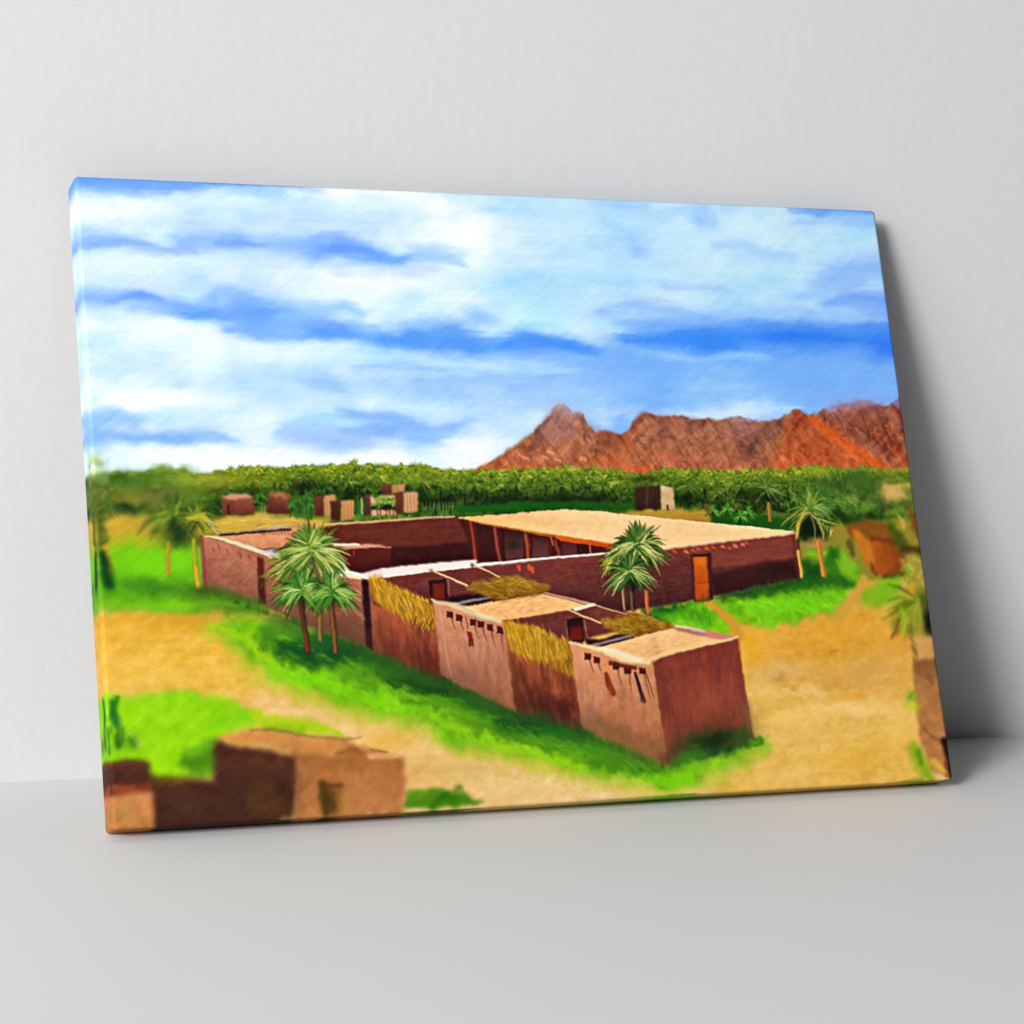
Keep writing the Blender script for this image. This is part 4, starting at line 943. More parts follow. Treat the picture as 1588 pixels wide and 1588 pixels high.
    stroke([(1000, 1028), (1014, 1020), (1044, 1010), (1090, 1000), (1145, 988)], [3, 3, 2, 1.5, 1.6], (232, 190, 136), .85, .6, 1)
    stroke([(1018, 1025), (1060, 1012), (1100, 1003), (1140, 993)], [1.6, 1.6, 1.4, 1], (116, 66, 44), .6, .7, 1)
    for x, y, dx, dy in [(911, 1018, 14, 36), (925, 1023, 12, 30), (955, 1033, 12, 40), (973, 1040, 10, 46), (996, 1040, 18, 60)]:
        stroke([(x + 3, y + 3), (x + dx * .4, y + dy * .4), (x + dx * .75, y + dy * .75)], [2, 1.3, .5], (104, 54, 42), .55, .8)
        poly([(x - 5, y - 6), (x + 6, y - 4), (x + 6, y + 5), (x - 5, y + 5)], (108, 42, 28), (72, 24, 22), .8, 1)
    stroke([(946, 1028), (972, 1034), (985, 1036)], [3.4, 3, 3], (98, 40, 32), .85, .5)
    stroke([(941, 1027), (943, 1040)], [3, 2.4], (226, 128, 72), .9, .5)
    stroke([(940, 1045), (945, 1062), (951, 1075)], [3, 5, 4.4], (140, 46, 26), .92, .45)
    stroke([(985, 1044), (992, 1066), (998, 1087)], [2.4, 3.2, 3.6], (48, 30, 40), .92, .45)
    stroke([(992, 1050), (1000, 1078)], 1.4, (206, 150, 130), .5, .6)
    stroke([(1003, 1046), (1014, 1082)], [1.4, .8], (110, 56, 40), .7, .6)
    stroke([(955, 1080), (966, 1086)], 1.2, (170, 110, 90), .5, .6)
    stroke([(1146, 990), (1149, 1012)], [2, 1], (196, 110, 60), .7, .6)
    for patch, c in [([(686, 985), (780, 1000), (800, 1095), (690, 1045)], [(150, 92, 70), (196, 128, 100), (134, 90, 76)]), ([(890, 1060), (1020, 1080), (1030, 1180), (905, 1130)], [(150, 92, 62), (200, 128, 88), (140, 92, 70)]),
                     ([(1020, 1035), (1150, 1000), (1165, 1140), (1040, 1180)], [(120, 50, 42), (160, 80, 58), (104, 48, 44)]), ([(580, 960), (676, 985), (684, 1048), (582, 1008)], [(120, 50, 34), (190, 100, 60), (90, 34, 26)]),
                     ([(795, 1020), (890, 1050), (902, 1132), (803, 1104)], [(120, 54, 34), (196, 104, 56), (76, 28, 22)])]:
        scatter(patch, 70, 30, 3.5, c, 84, 8, .2, 8, .95)
    # fringe of grass rising over the foot of the walls
    for pts in [[(320, 912), (400, 942), (470, 966), (580, 1010)], [(580, 1012), (684, 1050), (800, 1106), (905, 1136)], [(905, 1136), (1036, 1190)], [(1040, 1186), (1168, 1146)], [(1010, 944), (1150, 916), (1243, 896)]]:
        p = np.array(pts, float)
        for i in range(int(len(p) * 22)):
            k = rnd.randrange(len(p) - 1)
            t = rnd.random()
            x, y = p[k] * (1 - t) + p[k + 1] * t
            stroke([(x, y + 4), (x + rnd.uniform(-4, 6), y - rnd.uniform(1, 7))], [2.4, .8], rnd.choice([(50, 86, 22), (40, 90, 16), (70, 80, 30), (30, 66, 16)]), .3, .95)

# ------------------------------------------------------------------ palms, near huts, edges of the picture
def paint_near():
    for x, y, rx, ry, c in [(300, 742, 40, 6, (160, 176, 60)), (210, 776, 30, 7, (150, 140, 50)), (240, 790, 26, 9, (140, 150, 50)), (330, 752, 26, 6, (140, 150, 40)), (205, 758, 22, 6, (84, 120, 34))]:
        blob(x, y, rx, ry, c, .55)
    G = [(34, 104, 26), (96, 146, 44), (190, 200, 116)]
    Yw = [(92, 108, 26), (160, 160, 50), (206, 196, 110)]
    # far left, blurred
    stroke([(150, 706), (150, 735), (152, 770)], [9, 10, 9], (176, 210, 170), .5, .9, 6)
    stroke([(166, 712), (168, 745)], [2, 3], (150, 200, 170), .4, .95, 3)
    for i in range(26):
        y = rnd.uniform(705, 775)
        stroke([(142 + rnd.uniform(-3, 3), y), (158 + rnd.uniform(-4, 6), y + rnd.uniform(3, 9))], [1, 1.6], rnd.choice([(190, 206, 90), (120, 160, 80), (170, 180, 60), (90, 130, 50)]), .25, .9)
    for i in range(90):
        x, y = rnd.uniform(135, 178), rnd.uniform(750, 800)
        stroke([(x, y), (x + rnd.uniform(2, 9), y + rnd.uniform(4, 14))], [1.6, .8], rnd.choice([(90, 110, 30), (60, 84, 20), (130, 136, 40), (70, 100, 40)]), .6, .7)
    stroke([(146, 750), (150, 790), (156, 830), (160, 870)], [9, 9, 7, 6], (84, 96, 26), .8, .7, 5)
    stroke([(156, 790), (160, 840)], [5, 5], (60, 84, 14), .7, .7, 4)
    for i in range(30):
        y = rnd.uniform(780, 870)
        stroke([(152 + (y - 780) * .12, y), (164 + (y - 780) * .08, y - 6)], [1, .6], rnd.choice([(120, 140, 50), (40, 56, 10), (150, 150, 60)]), .6, .6)
    stroke([(166, 850), (170, 890)], [5, 4], (206, 160, 24), .8, .7, 3)
    stroke([(160, 862), (164, 888), (170, 906)], [6, 9, 6], (10, 56, 20), .9, .95, 3)
    # blurred pair left of the house
    for x, y, rx, ry, c, o in [(275, 805, 34, 20, (120, 130, 26), .6), (255, 822, 26, 12, (92, 110, 26), .6), (276, 826, 14, 16, (30, 62, 16), .85), (268, 842, 22, 9, (76, 110, 20), .6), (286, 834, 18, 12, (74, 80, 24), .7),
                               (190, 784, 14, 8, (20, 56, 20), .6)]:
        blob(x, y, rx, ry, c, o)
    palm(268, 800, 46, 40, [(70, 104, 26), (126, 146, 36), (186, 182, 60)], op=.5, under=.75, width=1.7, blur=.9)
    palm(304, 804, 36, 34, [(80, 104, 24), (140, 146, 40), (206, 190, 70)], op=.5, under=.7, width=1.5, blur=.9)
    stroke([(292, 803), (312, 802), (330, 812)], [2, 5, 2], (206, 190, 50), .7, .7, 3)
    for i in range(14):
        stroke([(318 + i * .8, 806 + i), (336 + i * .3, 814 + i * 1.2)], [1, .6], rnd.choice([(220, 210, 140), (80, 90, 40)]), .5, .6)
    blob(277, 826, 13, 17, (26, 54, 16), .85)
    blob(262, 834, 9, 10, (60, 90, 20), .6)
    trunk([(261, 842), (261, 870), (260, 892)], 3, (206, 166, 50), (150, 120, 30), .8)
    stroke([(261, 862), (260, 890)], 1.4, (214, 120, 50), .7, .6)
    trunk([(301, 838), (304, 880), (308, 912)], 4, (190, 176, 40), (120, 130, 30), .8)
    stroke([(303, 880), (307, 910)], 2.4, (214, 156, 40), .9, .5)
    blob(308, 916, 16, 6, (60, 74, 14), .7)
    # three palms in front of the west wall
    trunk([(488, 860), (492, 900), (496, 940), (497, 992)], 4, (160, 120, 50), (74, 64, 30))
    palm(450, 878, 44, 80, Yw, (60, 54, 18), seed=3, under=.5, op=.8)
    palm(484, 856, 56, 130, [(60, 104, 30), (120, 148, 48), (204, 202, 116)], (44, 46, 20), seed=5, under=.6)
    trunk([(468, 926), (470, 955), (474, 980), (477, 1010)], 4, (110, 56, 30), (40, 32, 20))
    trunk([(514, 928), (516, 960), (519, 985), (521, 1010)], 4, (150, 92, 50), (64, 40, 24))
    stroke([(474, 985), (477, 1008)], 2.4, (130, 40, 20), .8, .5)
    palm(468, 914, 44, 100, G, (24, 40, 14), seed=8)
    palm(515, 917, 40, 90, G, (24, 40, 14), seed=9, lean=3)
    # palms by the hall
    trunk([(966, 912), (967, 930), (969, 944)], 2.4, (206, 150, 110), (110, 80, 50))
    trunk([(978, 905), (980, 925), (982, 945)], 4, (130, 96, 70), (40, 26, 20))
    trunk([(1002, 918), (1004, 935), (1006, 950)], 3.4, (226, 120, 50), (150, 80, 40))
    palm(955, 868, 31, 66, [(90, 110, 20), (180, 186, 50), (230, 222, 120)], (50, 50, 16), seed=2)
    palm(989, 848, 49, 120, [(40, 80, 30), (104, 128, 46), (224, 216, 136)], (26, 34, 14), seed=4)
    palm(976, 888, 39, 100, [(28, 84, 36), (96, 126, 46), (212, 206, 120)], (26, 30, 14), seed=6)
    blob(982, 908, 9, 9, (24, 14, 10), .8)
    # palms at the right of the hall
    palm(1188, 757, 30, 40, [(60, 110, 30), (120, 150, 56), (190, 184, 110)], (16, 34, 10), op=.6, blur=.7)
    blob(1186, 772, 20, 7, (16, 34, 10), .8)
    trunk([(1192, 780), (1194, 808)], 2.4, (206, 130, 50), (130, 80, 20))
    for x, y, rx, ry, o in [(1254, 815, 22, 22, .95), (1250, 825, 14, 14, .9), (1270, 822, 12, 18, .85)]:
        blob(x, y, rx, ry, (14, 30, 10), o)
    stroke([(1236, 830), (1238, 808), (1248, 796)], [2, 3, 2], (196, 176, 40), .85, .6)
    blob(1262, 786, 30, 14, (84, 130, 40), .6)
    palm(1258, 790, 42, 60, [(70, 120, 30), (140, 160, 56), (214, 200, 100)], (20, 40, 12), under=.3, op=.7, blur=.7)
    for x, y, rx, ry, o in [(1252, 818, 16, 18, .9), (1262, 822, 10, 18, .8)]:
        blob(x, y, rx, ry, (14, 28, 10), o)
    stroke([(1236, 836), (1237, 814), (1246, 798), (1256, 794)], [2, 2.6, 2, 1], (196, 168, 44), .85, .6)
    stroke([(1256, 796), (1268, 806), (1276, 826), (1277, 836)], [1.4, 2.4, 2.4, 1], (170, 150, 70), .8, .6)
    stroke([(1258, 800), (1264, 820), (1264, 836)], [1, 1.6, 1], (110, 130, 60), .7, .6)
    for i in range(16):
        y = 800 + i * 1.6
        stroke([(1266 + i * 1.6, y), (1290 + rnd.uniform(-6, 6), y + 8)], [1.2, .6], rnd.choice([(150, 190, 80), (40, 80, 20), (206, 206, 120)]), .7, .6)
    stroke([(1238, 838), (1238, 850), (1240, 862)], [3, 2.4, 2], (60, 40, 24), .8, .6)
    trunk([(1238, 855), (1241, 875), (1244, 894)], 3, (240, 190, 70), (190, 140, 50))
    blob(1262, 844, 20, 7, (200, 160, 90), .75)
    trunk([(1269, 840), (1273, 866), (1278, 892)], 4.4, (232, 150, 50), (176, 100, 40))
    # right-hand hut
    poly([(1306, 812), (1330, 806), (1380, 812), (1406, 838), (1404, 850), (1350, 846), (1320, 835)], (122, 76, 18), (150, 84, 22), 3.5, 4)
    poly([(1320, 820), (1336, 826), (1352, 845), (1362, 850), (1366, 892), (1352, 890), (1338, 868)], (196, 116, 24), (190, 110, 36), 2.5, 3, tex=[(N_D, (10, 7, 4))])
    poly([(1350, 838), (1404, 844), (1402, 885), (1372, 895), (1360, 890)], (172, 84, 20), (136, 62, 18), 2.5, 3, tex=[(N_D, (10, 7, 4))], grad=((1355, 860), (1395, 862)))
    stroke([(1352, 836), (1375, 838), (1398, 846)], [3, 5, 3], (112, 50, 16), .75, .8, 3)
    stroke([(1350, 874), (1354, 884), (1360, 893)], [3, 4, 2], (120, 64, 22), .8, .6, 2)
    stroke([(1318, 842), (1322, 858)], [6, 4], (92, 70, 26), .7, .7, 3)
    stroke([(1372, 894), (1400, 890)], [4, 4], (76, 70, 16), .7, .7, 3)
    # trees over the right edge
    blob(1385, 765, 26, 14, (206, 166, 90), .85)
    stroke([(1372, 756), (1410, 754)], [3, 4], (216, 172, 70), .7, .8, 3)
    for i in range(120):
        x, y = rnd.uniform(1290, 1430), rnd.uniform(765, 800)
        stroke([(x, y), (x + rnd.uniform(-10, 12), y + rnd.uniform(4, 14))], [2, .8], rnd.choice([(50, 96, 20), (90, 150, 40), (40, 70, 14), (130, 160, 60), (30, 56, 16), (150, 190, 80)]), .35, .9)
    for x, y, rx, ry, c, o in [(1300, 752, 14, 12, (44, 80, 22), .8), (1335, 742, 16, 10, (66, 96, 24), .7), (1355, 764, 16, 10, (40, 84, 20), .8), (1282, 790, 18, 10, (60, 140, 60), .6), (1320, 772, 14, 8, (130, 160, 60), .6),
                           (1385, 765, 24, 12, (214, 172, 96), .9), (1300, 795, 14, 10, (22, 50, 14), .8), (1345, 785, 20, 8, (80, 140, 40), .6), (1395, 790, 16, 8, (120, 160, 50), .6)]:
        blob(x, y, rx, ry, c, o)
    blob(1320, 800, 26, 8, (26, 56, 10), .7)
    blob(1365, 790, 8, 14, (20, 46, 16), .7)
    stroke([(1382, 815), (1390, 830), (1400, 850), (1425, 862)], [7, 9, 9, 8], (60, 92, 16), .85, .8, 5)
    stroke([(1394, 800), (1400, 812), (1402, 820)], [3, 4, 2], (196, 170, 70), .8, .7, 2)
    stroke([(1412, 790), (1420, 820), (1428, 835)], [5, 7, 6], (120, 70, 14), .85, .7, 4)
    stroke([(1400, 850), (1436, 852)], [5, 6], (80, 56, 16), .85, .7, 3)
    stroke([(1405, 760), (1418, 775), (1420, 790)], [5, 7, 6], (104, 130, 30), .7, .8, 4)
    # palm bush at the right edge
    poly([(1404, 856), (1425, 860), (1445, 880), (1448, 930), (1420, 950), (1398, 960), (1390, 935), (1410, 900)], (186, 150, 60), (150, 150, 40), 5, 5, op=.85)
    for i in range(60):
        x, y = rnd.uniform(1396, 1440), rnd.uniform(862, 910)
        stroke([(x, y), (x + rnd.uniform(-4, 10), y + rnd.uniform(4, 12))], [1.8, .7], rnd.choice([(190, 190, 70), (130, 160, 40), (150, 140, 40), (100, 130, 30), (214, 190, 90)]), .6, .7)
    stroke([(1416, 908), (1412, 925), (1408, 942)], [4, 5, 4], (222, 160, 20), .8, .7, 2)
    for x, y, rx, ry, c, o in [(1438, 955, 14, 34, (24, 40, 8), .95), (1432, 930, 12, 14, (70, 90, 24), .8), (1440, 970, 12, 16, (10, 20, 6), .85), (1412, 975, 8, 14, (70, 70, 24), .7), (1390, 965, 10, 16, (160, 120, 30), .6)]:
        blob(x, y, rx, ry, c, o)
    for i in range(70):
        a = rnd.uniform(2.5, 5.0)
        L = rnd.uniform(24, 66)
        x0, y0 = 1424, 930
        stroke([(x0, y0), (x0 + L * .6 * math.cos(a), y0 - L * .6 * math.sin(a)), (x0 + L * math.cos(a), y0 - L * math.sin(a) + 8)], [2.4, 2.2, .7],
               jit(rnd.choice([(120, 150, 20), (170, 180, 40), (90, 96, 26), (60, 80, 16), (190, 170, 60)]), 12), .42, .85)
    stroke([(1394, 960), (1390, 978), (1382, 990)], [2, 4, 2], (120, 80, 30), .7, .7)
    stroke([(1396, 940), (1404, 960), (1400, 985)], [2, 5, 2], (140, 190, 20), .7, .7)
    poly([(1414, 988), (1452, 985), (1460, 1024), (1418, 1024)], (212, 156, 88), (200, 146, 80), 4, 3, op=.85)
    for i in range(14):
        stroke([(1412 + i * .4, 985 + i * 3), (1420 + i * .5, 996 + i * 3)], [1.2, .7], rnd.choice([(110, 90, 40), (210, 180, 100)]), .6, .6)
    # wall fragment at the right edge
    poly([(1416, 1026), (1470, 1020), (1500, 1200), (1470, 1205), (1445, 1195), (1428, 1150), (1420, 1100)], (168, 112, 62), (184, 122, 66), 3, 3, tex=[(N_D, (12, 9, 7)), (N_FINE, (10, 8, 6))])
    poly([(1416, 1025), (1466, 1021), (1468, 1042), (1450, 1054), (1420, 1048)], (138, 88, 50), (146, 96, 56), 3, 4, op=.9)
    stroke([(1455, 1030), (1466, 1044)], [5, 3], (104, 60, 40), .8, .7, 2)
    stroke([(1440, 1048), (1446, 1062)], [4, 3], (132, 80, 44), .7, .7, 2)
    stroke([(1434, 1130), (1446, 1144), (1462, 1150)], [2, 3, 2], (130, 84, 46), .7, .7, 2)
    blob(1466, 1138, 10, 6, (196, 128, 100), .7)
    stroke([(1466, 1150), (1474, 1172), (1480, 1205)], [7, 9, 8], (34, 16, 12), .95, .5, 2)
    stroke([(1468, 1180), (1468, 1200)], [4, 4], (110, 50, 36), .7, .7, 2)
    blob(1414, 1080, 10, 8, (120, 170, 24), .8)
    stroke([(1408, 1084), (1416, 1074)], [1, 2], (60, 120, 20), .6, .8)
    blob(1416, 1096, 13, 6, (184, 200, 20), .75, .35)
    stroke([(1418, 1162), (1424, 1178), (1436, 1196), (1442, 1206)], [9, 12, 11, 6], (124, 164, 14), .85, .98, 5)
    stroke([(1424, 1166), (1428, 1182)], [4, 5], (70, 140, 10), .7, .7, 3)
    stroke([(1450, 1184), (1466, 1196)], [6, 4], (224, 176, 60), .8, .7, 3)
    # foreground houses bottom left, out of focus
    poly([(150, 1190), (172, 1181), (228, 1181), (240, 1206), (262, 1206), (330, 1211), (330, 1146), (380, 1158), (466, 1172), (456, 1270), (340, 1290), (150, 1310)], (80, 42, 26), (60, 32, 22), 6, 4,
         tex=[(N_D, (10, 7, 5)), (N_BIG, (8, 6, 2))])
    stroke([(176, 1186), (200, 1186), (228, 1188)], [4, 6, 4], (96, 50, 34), .7, .8, 3)
    blob(262, 1209, 26, 8, (96, 70, 12), .8)
    blob(400, 1235, 20, 26, (80, 54, 18), .7)
    blob(290, 1245, 30, 18, (70, 42, 34), .6)
    poly([(176, 1216), (236, 1214), (236, 1230), (178, 1232)], (126, 54, 26), None, 3, 3, op=.85)
    stroke([(178, 1222), (206, 1222)], [4, 4], (150, 66, 34), .8, .7, 2)
    poly([(160, 1232), (238, 1229), (240, 1300), (160, 1312)], (200, 124, 72), (176, 118, 56), 5, 3, tex=[(N_D, (12, 9, 7)), (N_FINE, (9, 8, 6))])
    blob(195, 1258, 10, 14, (176, 146, 76), .5)
    poly([(328, 1146), (352, 1138), (388, 1130), (420, 1134), (480, 1142), (530, 1147), (575, 1160), (560, 1172), (500, 1175), (460, 1170), (400, 1156), (350, 1148)], (208, 142, 68), (198, 132, 66), 5, 4, tex=[(N_D, (12, 10, 8))])
    stroke([(388, 1131), (420, 1131), (450, 1136), (480, 1142), (530, 1146), (560, 1143)], [1.4, 2.4, 2.4, 1.6, 2.6, 1], (130, 92, 36), .6, .9, 2)
    stroke([(535, 1150), (550, 1160)], [5, 5], (170, 104, 60), .6, .8, 2)
    poly([(462, 1170), (530, 1170), (575, 1164), (626, 1176), (628, 1258), (540, 1268), (455, 1276), (458, 1220)], (168, 102, 48), (186, 120, 66), 5, 4, tex=[(N_D, (10, 8, 6)), (N_FINE, (8, 7, 6))])
    stroke([(462, 1180), (468, 1230), (470, 1262)], [4, 6, 6], (186, 124, 70), .6, .8, 3)
    stroke([(525, 1168), (548, 1162), (560, 1168)], [3, 5, 3], (140, 86, 44), .8, .7, 2)
    stroke([(575, 1162), (600, 1166)], [1.6, 1.6], (120, 84, 40), .8, .6, 1)
    stroke([(572, 1172), (594, 1174), (616, 1172)], [3, 5, 3], (226, 164, 106), .9, .6, 2)
    poly([(494, 1214), (534, 1216), (530, 1262), (496, 1264)], (132, 82, 30), (150, 100, 36), 5, 2)
    stroke([(500, 1218), (503, 1240), (506, 1260)], [6, 6, 5], (74, 52, 16), .9, .95, 1)
    stroke([(498, 1218), (530, 1218)], [3, 3], (96, 58, 22), .8, .6, 1)
    for x, y, rx, ry, c, o in [(520, 1182, 50, 9, (148, 92, 42), .5), (560, 1230, 26, 20, (190, 128, 78), .4), (480, 1205, 12, 30, (150, 94, 50), .5), (600, 1215, 18, 30, (166, 108, 58), .5), (400, 1180, 40, 12, (92, 50, 28), .5), (360, 1220, 30, 30, (66, 36, 28), .5), (430, 1250, 24, 14, (88, 58, 26), .5), (514, 1240, 8, 18, (66, 44, 14), .7), (460, 1215, 7, 46, (112, 66, 36), .55)]:
        blob(x, y, rx, ry, c, o, 0, 10)
    # a ribbon of green along the lower edge
    stroke([(860, 1252), (930, 1246), (990, 1242), (1060, 1235), (1100, 1234)], [1, 2.5, 4, 3.5, 1.2], (84, 166, 14), .9, .6, 1.5)
    stroke([(1060, 1240), (1180, 1232), (1300, 1222)], [1.6, 1.8, 1], (120, 130, 26), .6, .7, 1)
    stroke([(1390, 1216), (1430, 1209)], [2, 3], (120, 150, 24), .7, .7, 1)

def paint_feet():
    B = blob
    for x, y, rx, ry, c, o, a in [(1100, 1128, 62, 20, (86, 44, 28), .55, -.15), (965, 1140, 60, 14, (120, 80, 46), .55, .38), (745, 1068, 50, 14, (120, 78, 56), .5, .4), (640, 1022, 46, 14, (74, 30, 22), .55, .4), (850, 1095, 40, 18, (62, 24, 18), .6, .4), (520, 970, 60, 10, (92, 60, 44), .45, .35),
                                  (1105, 1158, 52, 13, (34, 84, 20), .8, -.12), (1060, 1180, 36, 9, (50, 120, 20), .7, -.2),
                                  (1085, 1150, 44, 15, (30, 66, 18), .85, -.12), (1115, 1146, 34, 12, (14, 34, 14), .85, -.15), (1150, 1140, 22, 10, (40, 80, 22), .8, -.2), (1070, 1172, 30, 9, (40, 120, 18), .8, -.2),
                                  (1172, 1149, 16, 6, (70, 166, 20), .8, -.2), (1030, 1178, 16, 8, (96, 52, 32), .7, 0), (1160, 1110, 7, 24, (130, 96, 56), .5, 0),
                                  (985, 1172, 40, 9, (70, 100, 26), .7, .4), (930, 1150, 40, 10, (60, 104, 26), .7, .42), (905, 1138, 20, 10, (40, 76, 22), .7, .4),
                                  (860, 1130, 44, 12, (26, 84, 24), .85, .4), (810, 1116, 34, 10, (24, 66, 22), .8, .4), (845, 1110, 20, 8, (36, 70, 26), .6, .4),
                                  (745, 1086, 50, 9, (50, 84, 26), .75, .42), (690, 1060, 34, 9, (30, 66, 20), .8, .42), (640, 1045, 34, 9, (40, 78, 22), .8, .42), (600, 1024, 30, 9, (40, 84, 22), .8, .42),
                                  (550, 1006, 36, 9, (40, 72, 24), .75, .4), (500, 990, 34, 10, (24, 78, 26), .8, .3), (440, 965, 34, 9, (50, 90, 22), .75, .4), (380, 930, 40, 7, (60, 100, 22), .75, .35), (335, 916, 26, 7, (70, 96, 20), .7, .3),
                                  (1035, 944, 30, 6, (24, 60, 18), .7, -.1), (1150, 920, 40, 5, (30, 70, 20), .7, -.18), (1215, 906, 40, 6, (26, 66, 18), .75, -.18),
                                  (1262, 884, 14, 12, (18, 70, 22), .85, 0), (1292, 858, 9, 13, (30, 96, 24), .7, .4), (1290, 900, 30, 7, (36, 100, 22), .7, 0)]:
        B(x, y, rx, ry, c, o, a)

def smear():
    """drag the wet paint a little so that no edge stays ruler-straight"""
    global IMG
    a, b = fbm(9, 9, 300, 3), fbm(9, 9, 320, 3)
    xs = np.clip(XX + a * 1.1, 0, RW - 1.001)
    ys = np.clip(YY + b * 1.1, 0, RH - 1.001)
    xi, yi = xs.astype(int), ys.astype(int)
    fx, fy = (xs - xi)[..., None], (ys - yi)[..., None]
    x2, y2 = np.minimum(xi + 1, RW - 1), np.minimum(yi + 1, RH - 1)
    IMG = (IMG[yi, xi] * (1 - fx) + IMG[yi, x2] * fx) * (1 - fy) + (IMG[y2, xi] * (1 - fx) + IMG[y2, x2] * fx) * fy
    for r, k in ((2, .25), (9, .28)):
        low = np.stack([box_blur(box_blur(IMG[..., c], r), r) for c in range(3)], -1)
        IMG = np.clip(IMG + k * (IMG - low), 0, 255)
    # warm the greens towards spring grass
    m = np.clip((IMG[..., 1] - IMG[..., 0] - 40) / 80, 0, 1) * np.clip((IMG[..., 1] - IMG[..., 2] - 60) / 60, 0, 1)
    IMG[..., 0] += 30 * m
    # the margins of the picture are out of focus
    q = lambda x, y, rx, ry: np.exp(-(((XX - Pt([(x, y)])[0][0]) / (rx * K)) ** 2 + ((YY - Pt([(x, y)])[0][1]) / (ry * K)) ** 2) ** 2)
    m = np.maximum.reduce([q(150, 860, 130, 260), q(200, 1180, 200, 130), q(450, 1220, 220, 110), q(1420, 900, 100, 190), q(1450, 1120, 70, 170), q(700, 1240, 90, 26)])[..., None]
    low = np.stack([box_blur(box_blur(IMG[..., c], 2), 2) for c in range(3)], -1)
    IMG = IMG * (1 - .85 * m) + low * .85 * m
    IMG += N_SL[..., None] * m * 5
    IMG += N_FINE[..., None] * 2.5 + N_SL[..., None] * 2.0

paint_sky()
paint_mountains()
paint_haze()
paint_belt()
paint_far_ground()
paint_huts()
paint_ground()
paint_compound()
paint_feet()
paint_near()
smear()
IMG = np.clip(IMG, 0, 255)
# ================================================================== end of the printed picture

def srgb_to_linear(a):
    a = a / 255.0
    return np.where(a <= 0.04045, a / 12.92, ((a + 0.055) / 1.055) ** 2.4)

INK = np.clip(srgb_to_linear(IMG) * 0.865, 0, 0.9)       # printed inks, as reflectance

# ------------------------------------------------------------------ scene
scene = bpy.context.scene
coll = scene.collection
scene.view_settings.view_transform = 'Standard'
scene.view_settings.look = 'None'
scene.view_settings.exposure = 0.0
scene.view_settings.gamma = 1.0
scene.view_settings.use_curve_mapping = False

def link(name, data, parent=None):
    o = bpy.data.objects.new(name, data)
    coll.objects.link(o)
    o.parent = parent
    return o

def material(name, rough=0.6, spec=0.3):
    m = bpy.data.materials.new(name)
    m.use_nodes = True
    nt = m.node_tree
    b = nt.nodes['Principled BSDF']
    b.inputs['Roughness'].default_value = rough
    b.inputs['Specular IOR Level'].default_value = spec
    return m, nt, b

def mesh_np(name, verts, quads, mat, smooth=True):
    me = bpy.data.meshes.new(name)
    nv, nq = len(verts), len(quads)
    me.vertices.add(nv)
    me.vertices.foreach_set('co', np.asarray(verts, np.float32).ravel())
    me.loops.add(nq * 4)
    me.loops.foreach_set('vertex_index', np.asarray(quads, np.int32).ravel())
    me.polygons.add(nq)
    me.polygons.foreach_set('loop_start', np.arange(0, nq * 4, 4, dtype=np.int32))
    if smooth:
        me.polygons.foreach_set('use_smooth', np.ones(nq, bool))
    me.materials.append(mat)
    me.update(calc_edges=True)
    return me

# ---- cloth: printed polyester-cotton canvas with a fine diagonal weave
cloth, nt, bs = material('printed_cloth', 0.7, 0.08)
N, Lk = nt.nodes, nt.links
att = N.new('ShaderNodeAttribute'); att.attribute_name = 'ink'
tc = N.new('ShaderNodeTexCoord')
wv = N.new('ShaderNodeTexWave'); wv.wave_type = 'BANDS'; wv.bands_direction = 'X'; wv.wave_profile = 'SIN'
mp = N.new('ShaderNodeMapping'); mp.inputs['Rotation'].default_value = (0, 0, math.radians(52))
wv.inputs['Scale'].default_value = 98.0           # ribs a few millimetres apart
wv.inputs['Distortion'].default_value = 1.6
wv.inputs['Detail'].default_value = 1.0
ns = N.new('ShaderNodeTexNoise'); ns.inputs['Scale'].default_value = 18.0; ns.inputs['Detail'].default_value = 3.0
nf = N.new('ShaderNodeTexNoise'); nf.inputs['Scale'].default_value = 700.0; nf.inputs['Detail'].default_value = 2.0
Lk.new(tc.outputs['Object'], mp.inputs['Vector'])
for t in (ns, nf):
    Lk.new(tc.outputs['Object'], t.inputs['Vector'])
Lk.new(mp.outputs['Vector'], wv.inputs['Vector'])
fade = N.new('ShaderNodeMath'); fade.operation = 'MULTIPLY'
Lk.new(wv.outputs['Fac'], fade.inputs[0]); Lk.new(ns.outputs['Fac'], fade.inputs[1])
ad = N.new('ShaderNodeMath'); ad.operation = 'MULTIPLY_ADD'; ad.inputs[1].default_value = 0.35
Lk.new(nf.outputs['Fac'], ad.inputs[0]); Lk.new(fade.outputs[0], ad.inputs[2])
rampm = N.new('ShaderNodeMapRange')
rampm.inputs['From Min'].default_value = 0.1; rampm.inputs['From Max'].default_value = 0.75
rampm.inputs['To Min'].default_value = 0.88; rampm.inputs['To Max'].default_value = 1.06
Lk.new(ad.outputs[0], rampm.inputs['Value'])
vm = N.new('ShaderNodeVectorMath'); vm.operation = 'SCALE'
Lk.new(att.outputs['Color'], vm.inputs[0]); Lk.new(rampm.outputs['Result'], vm.inputs['Scale'])
Lk.new(vm.outputs['Vector'], bs.inputs['Base Color'])
bp = N.new('ShaderNodeBump'); bp.inputs['Strength'].default_value = 0.22; bp.inputs['Distance'].default_value = 0.0006
Lk.new(ad.outputs[0], bp.inputs['Height']); Lk.new(bp.outputs['Normal'], bs.inputs['Normal'])

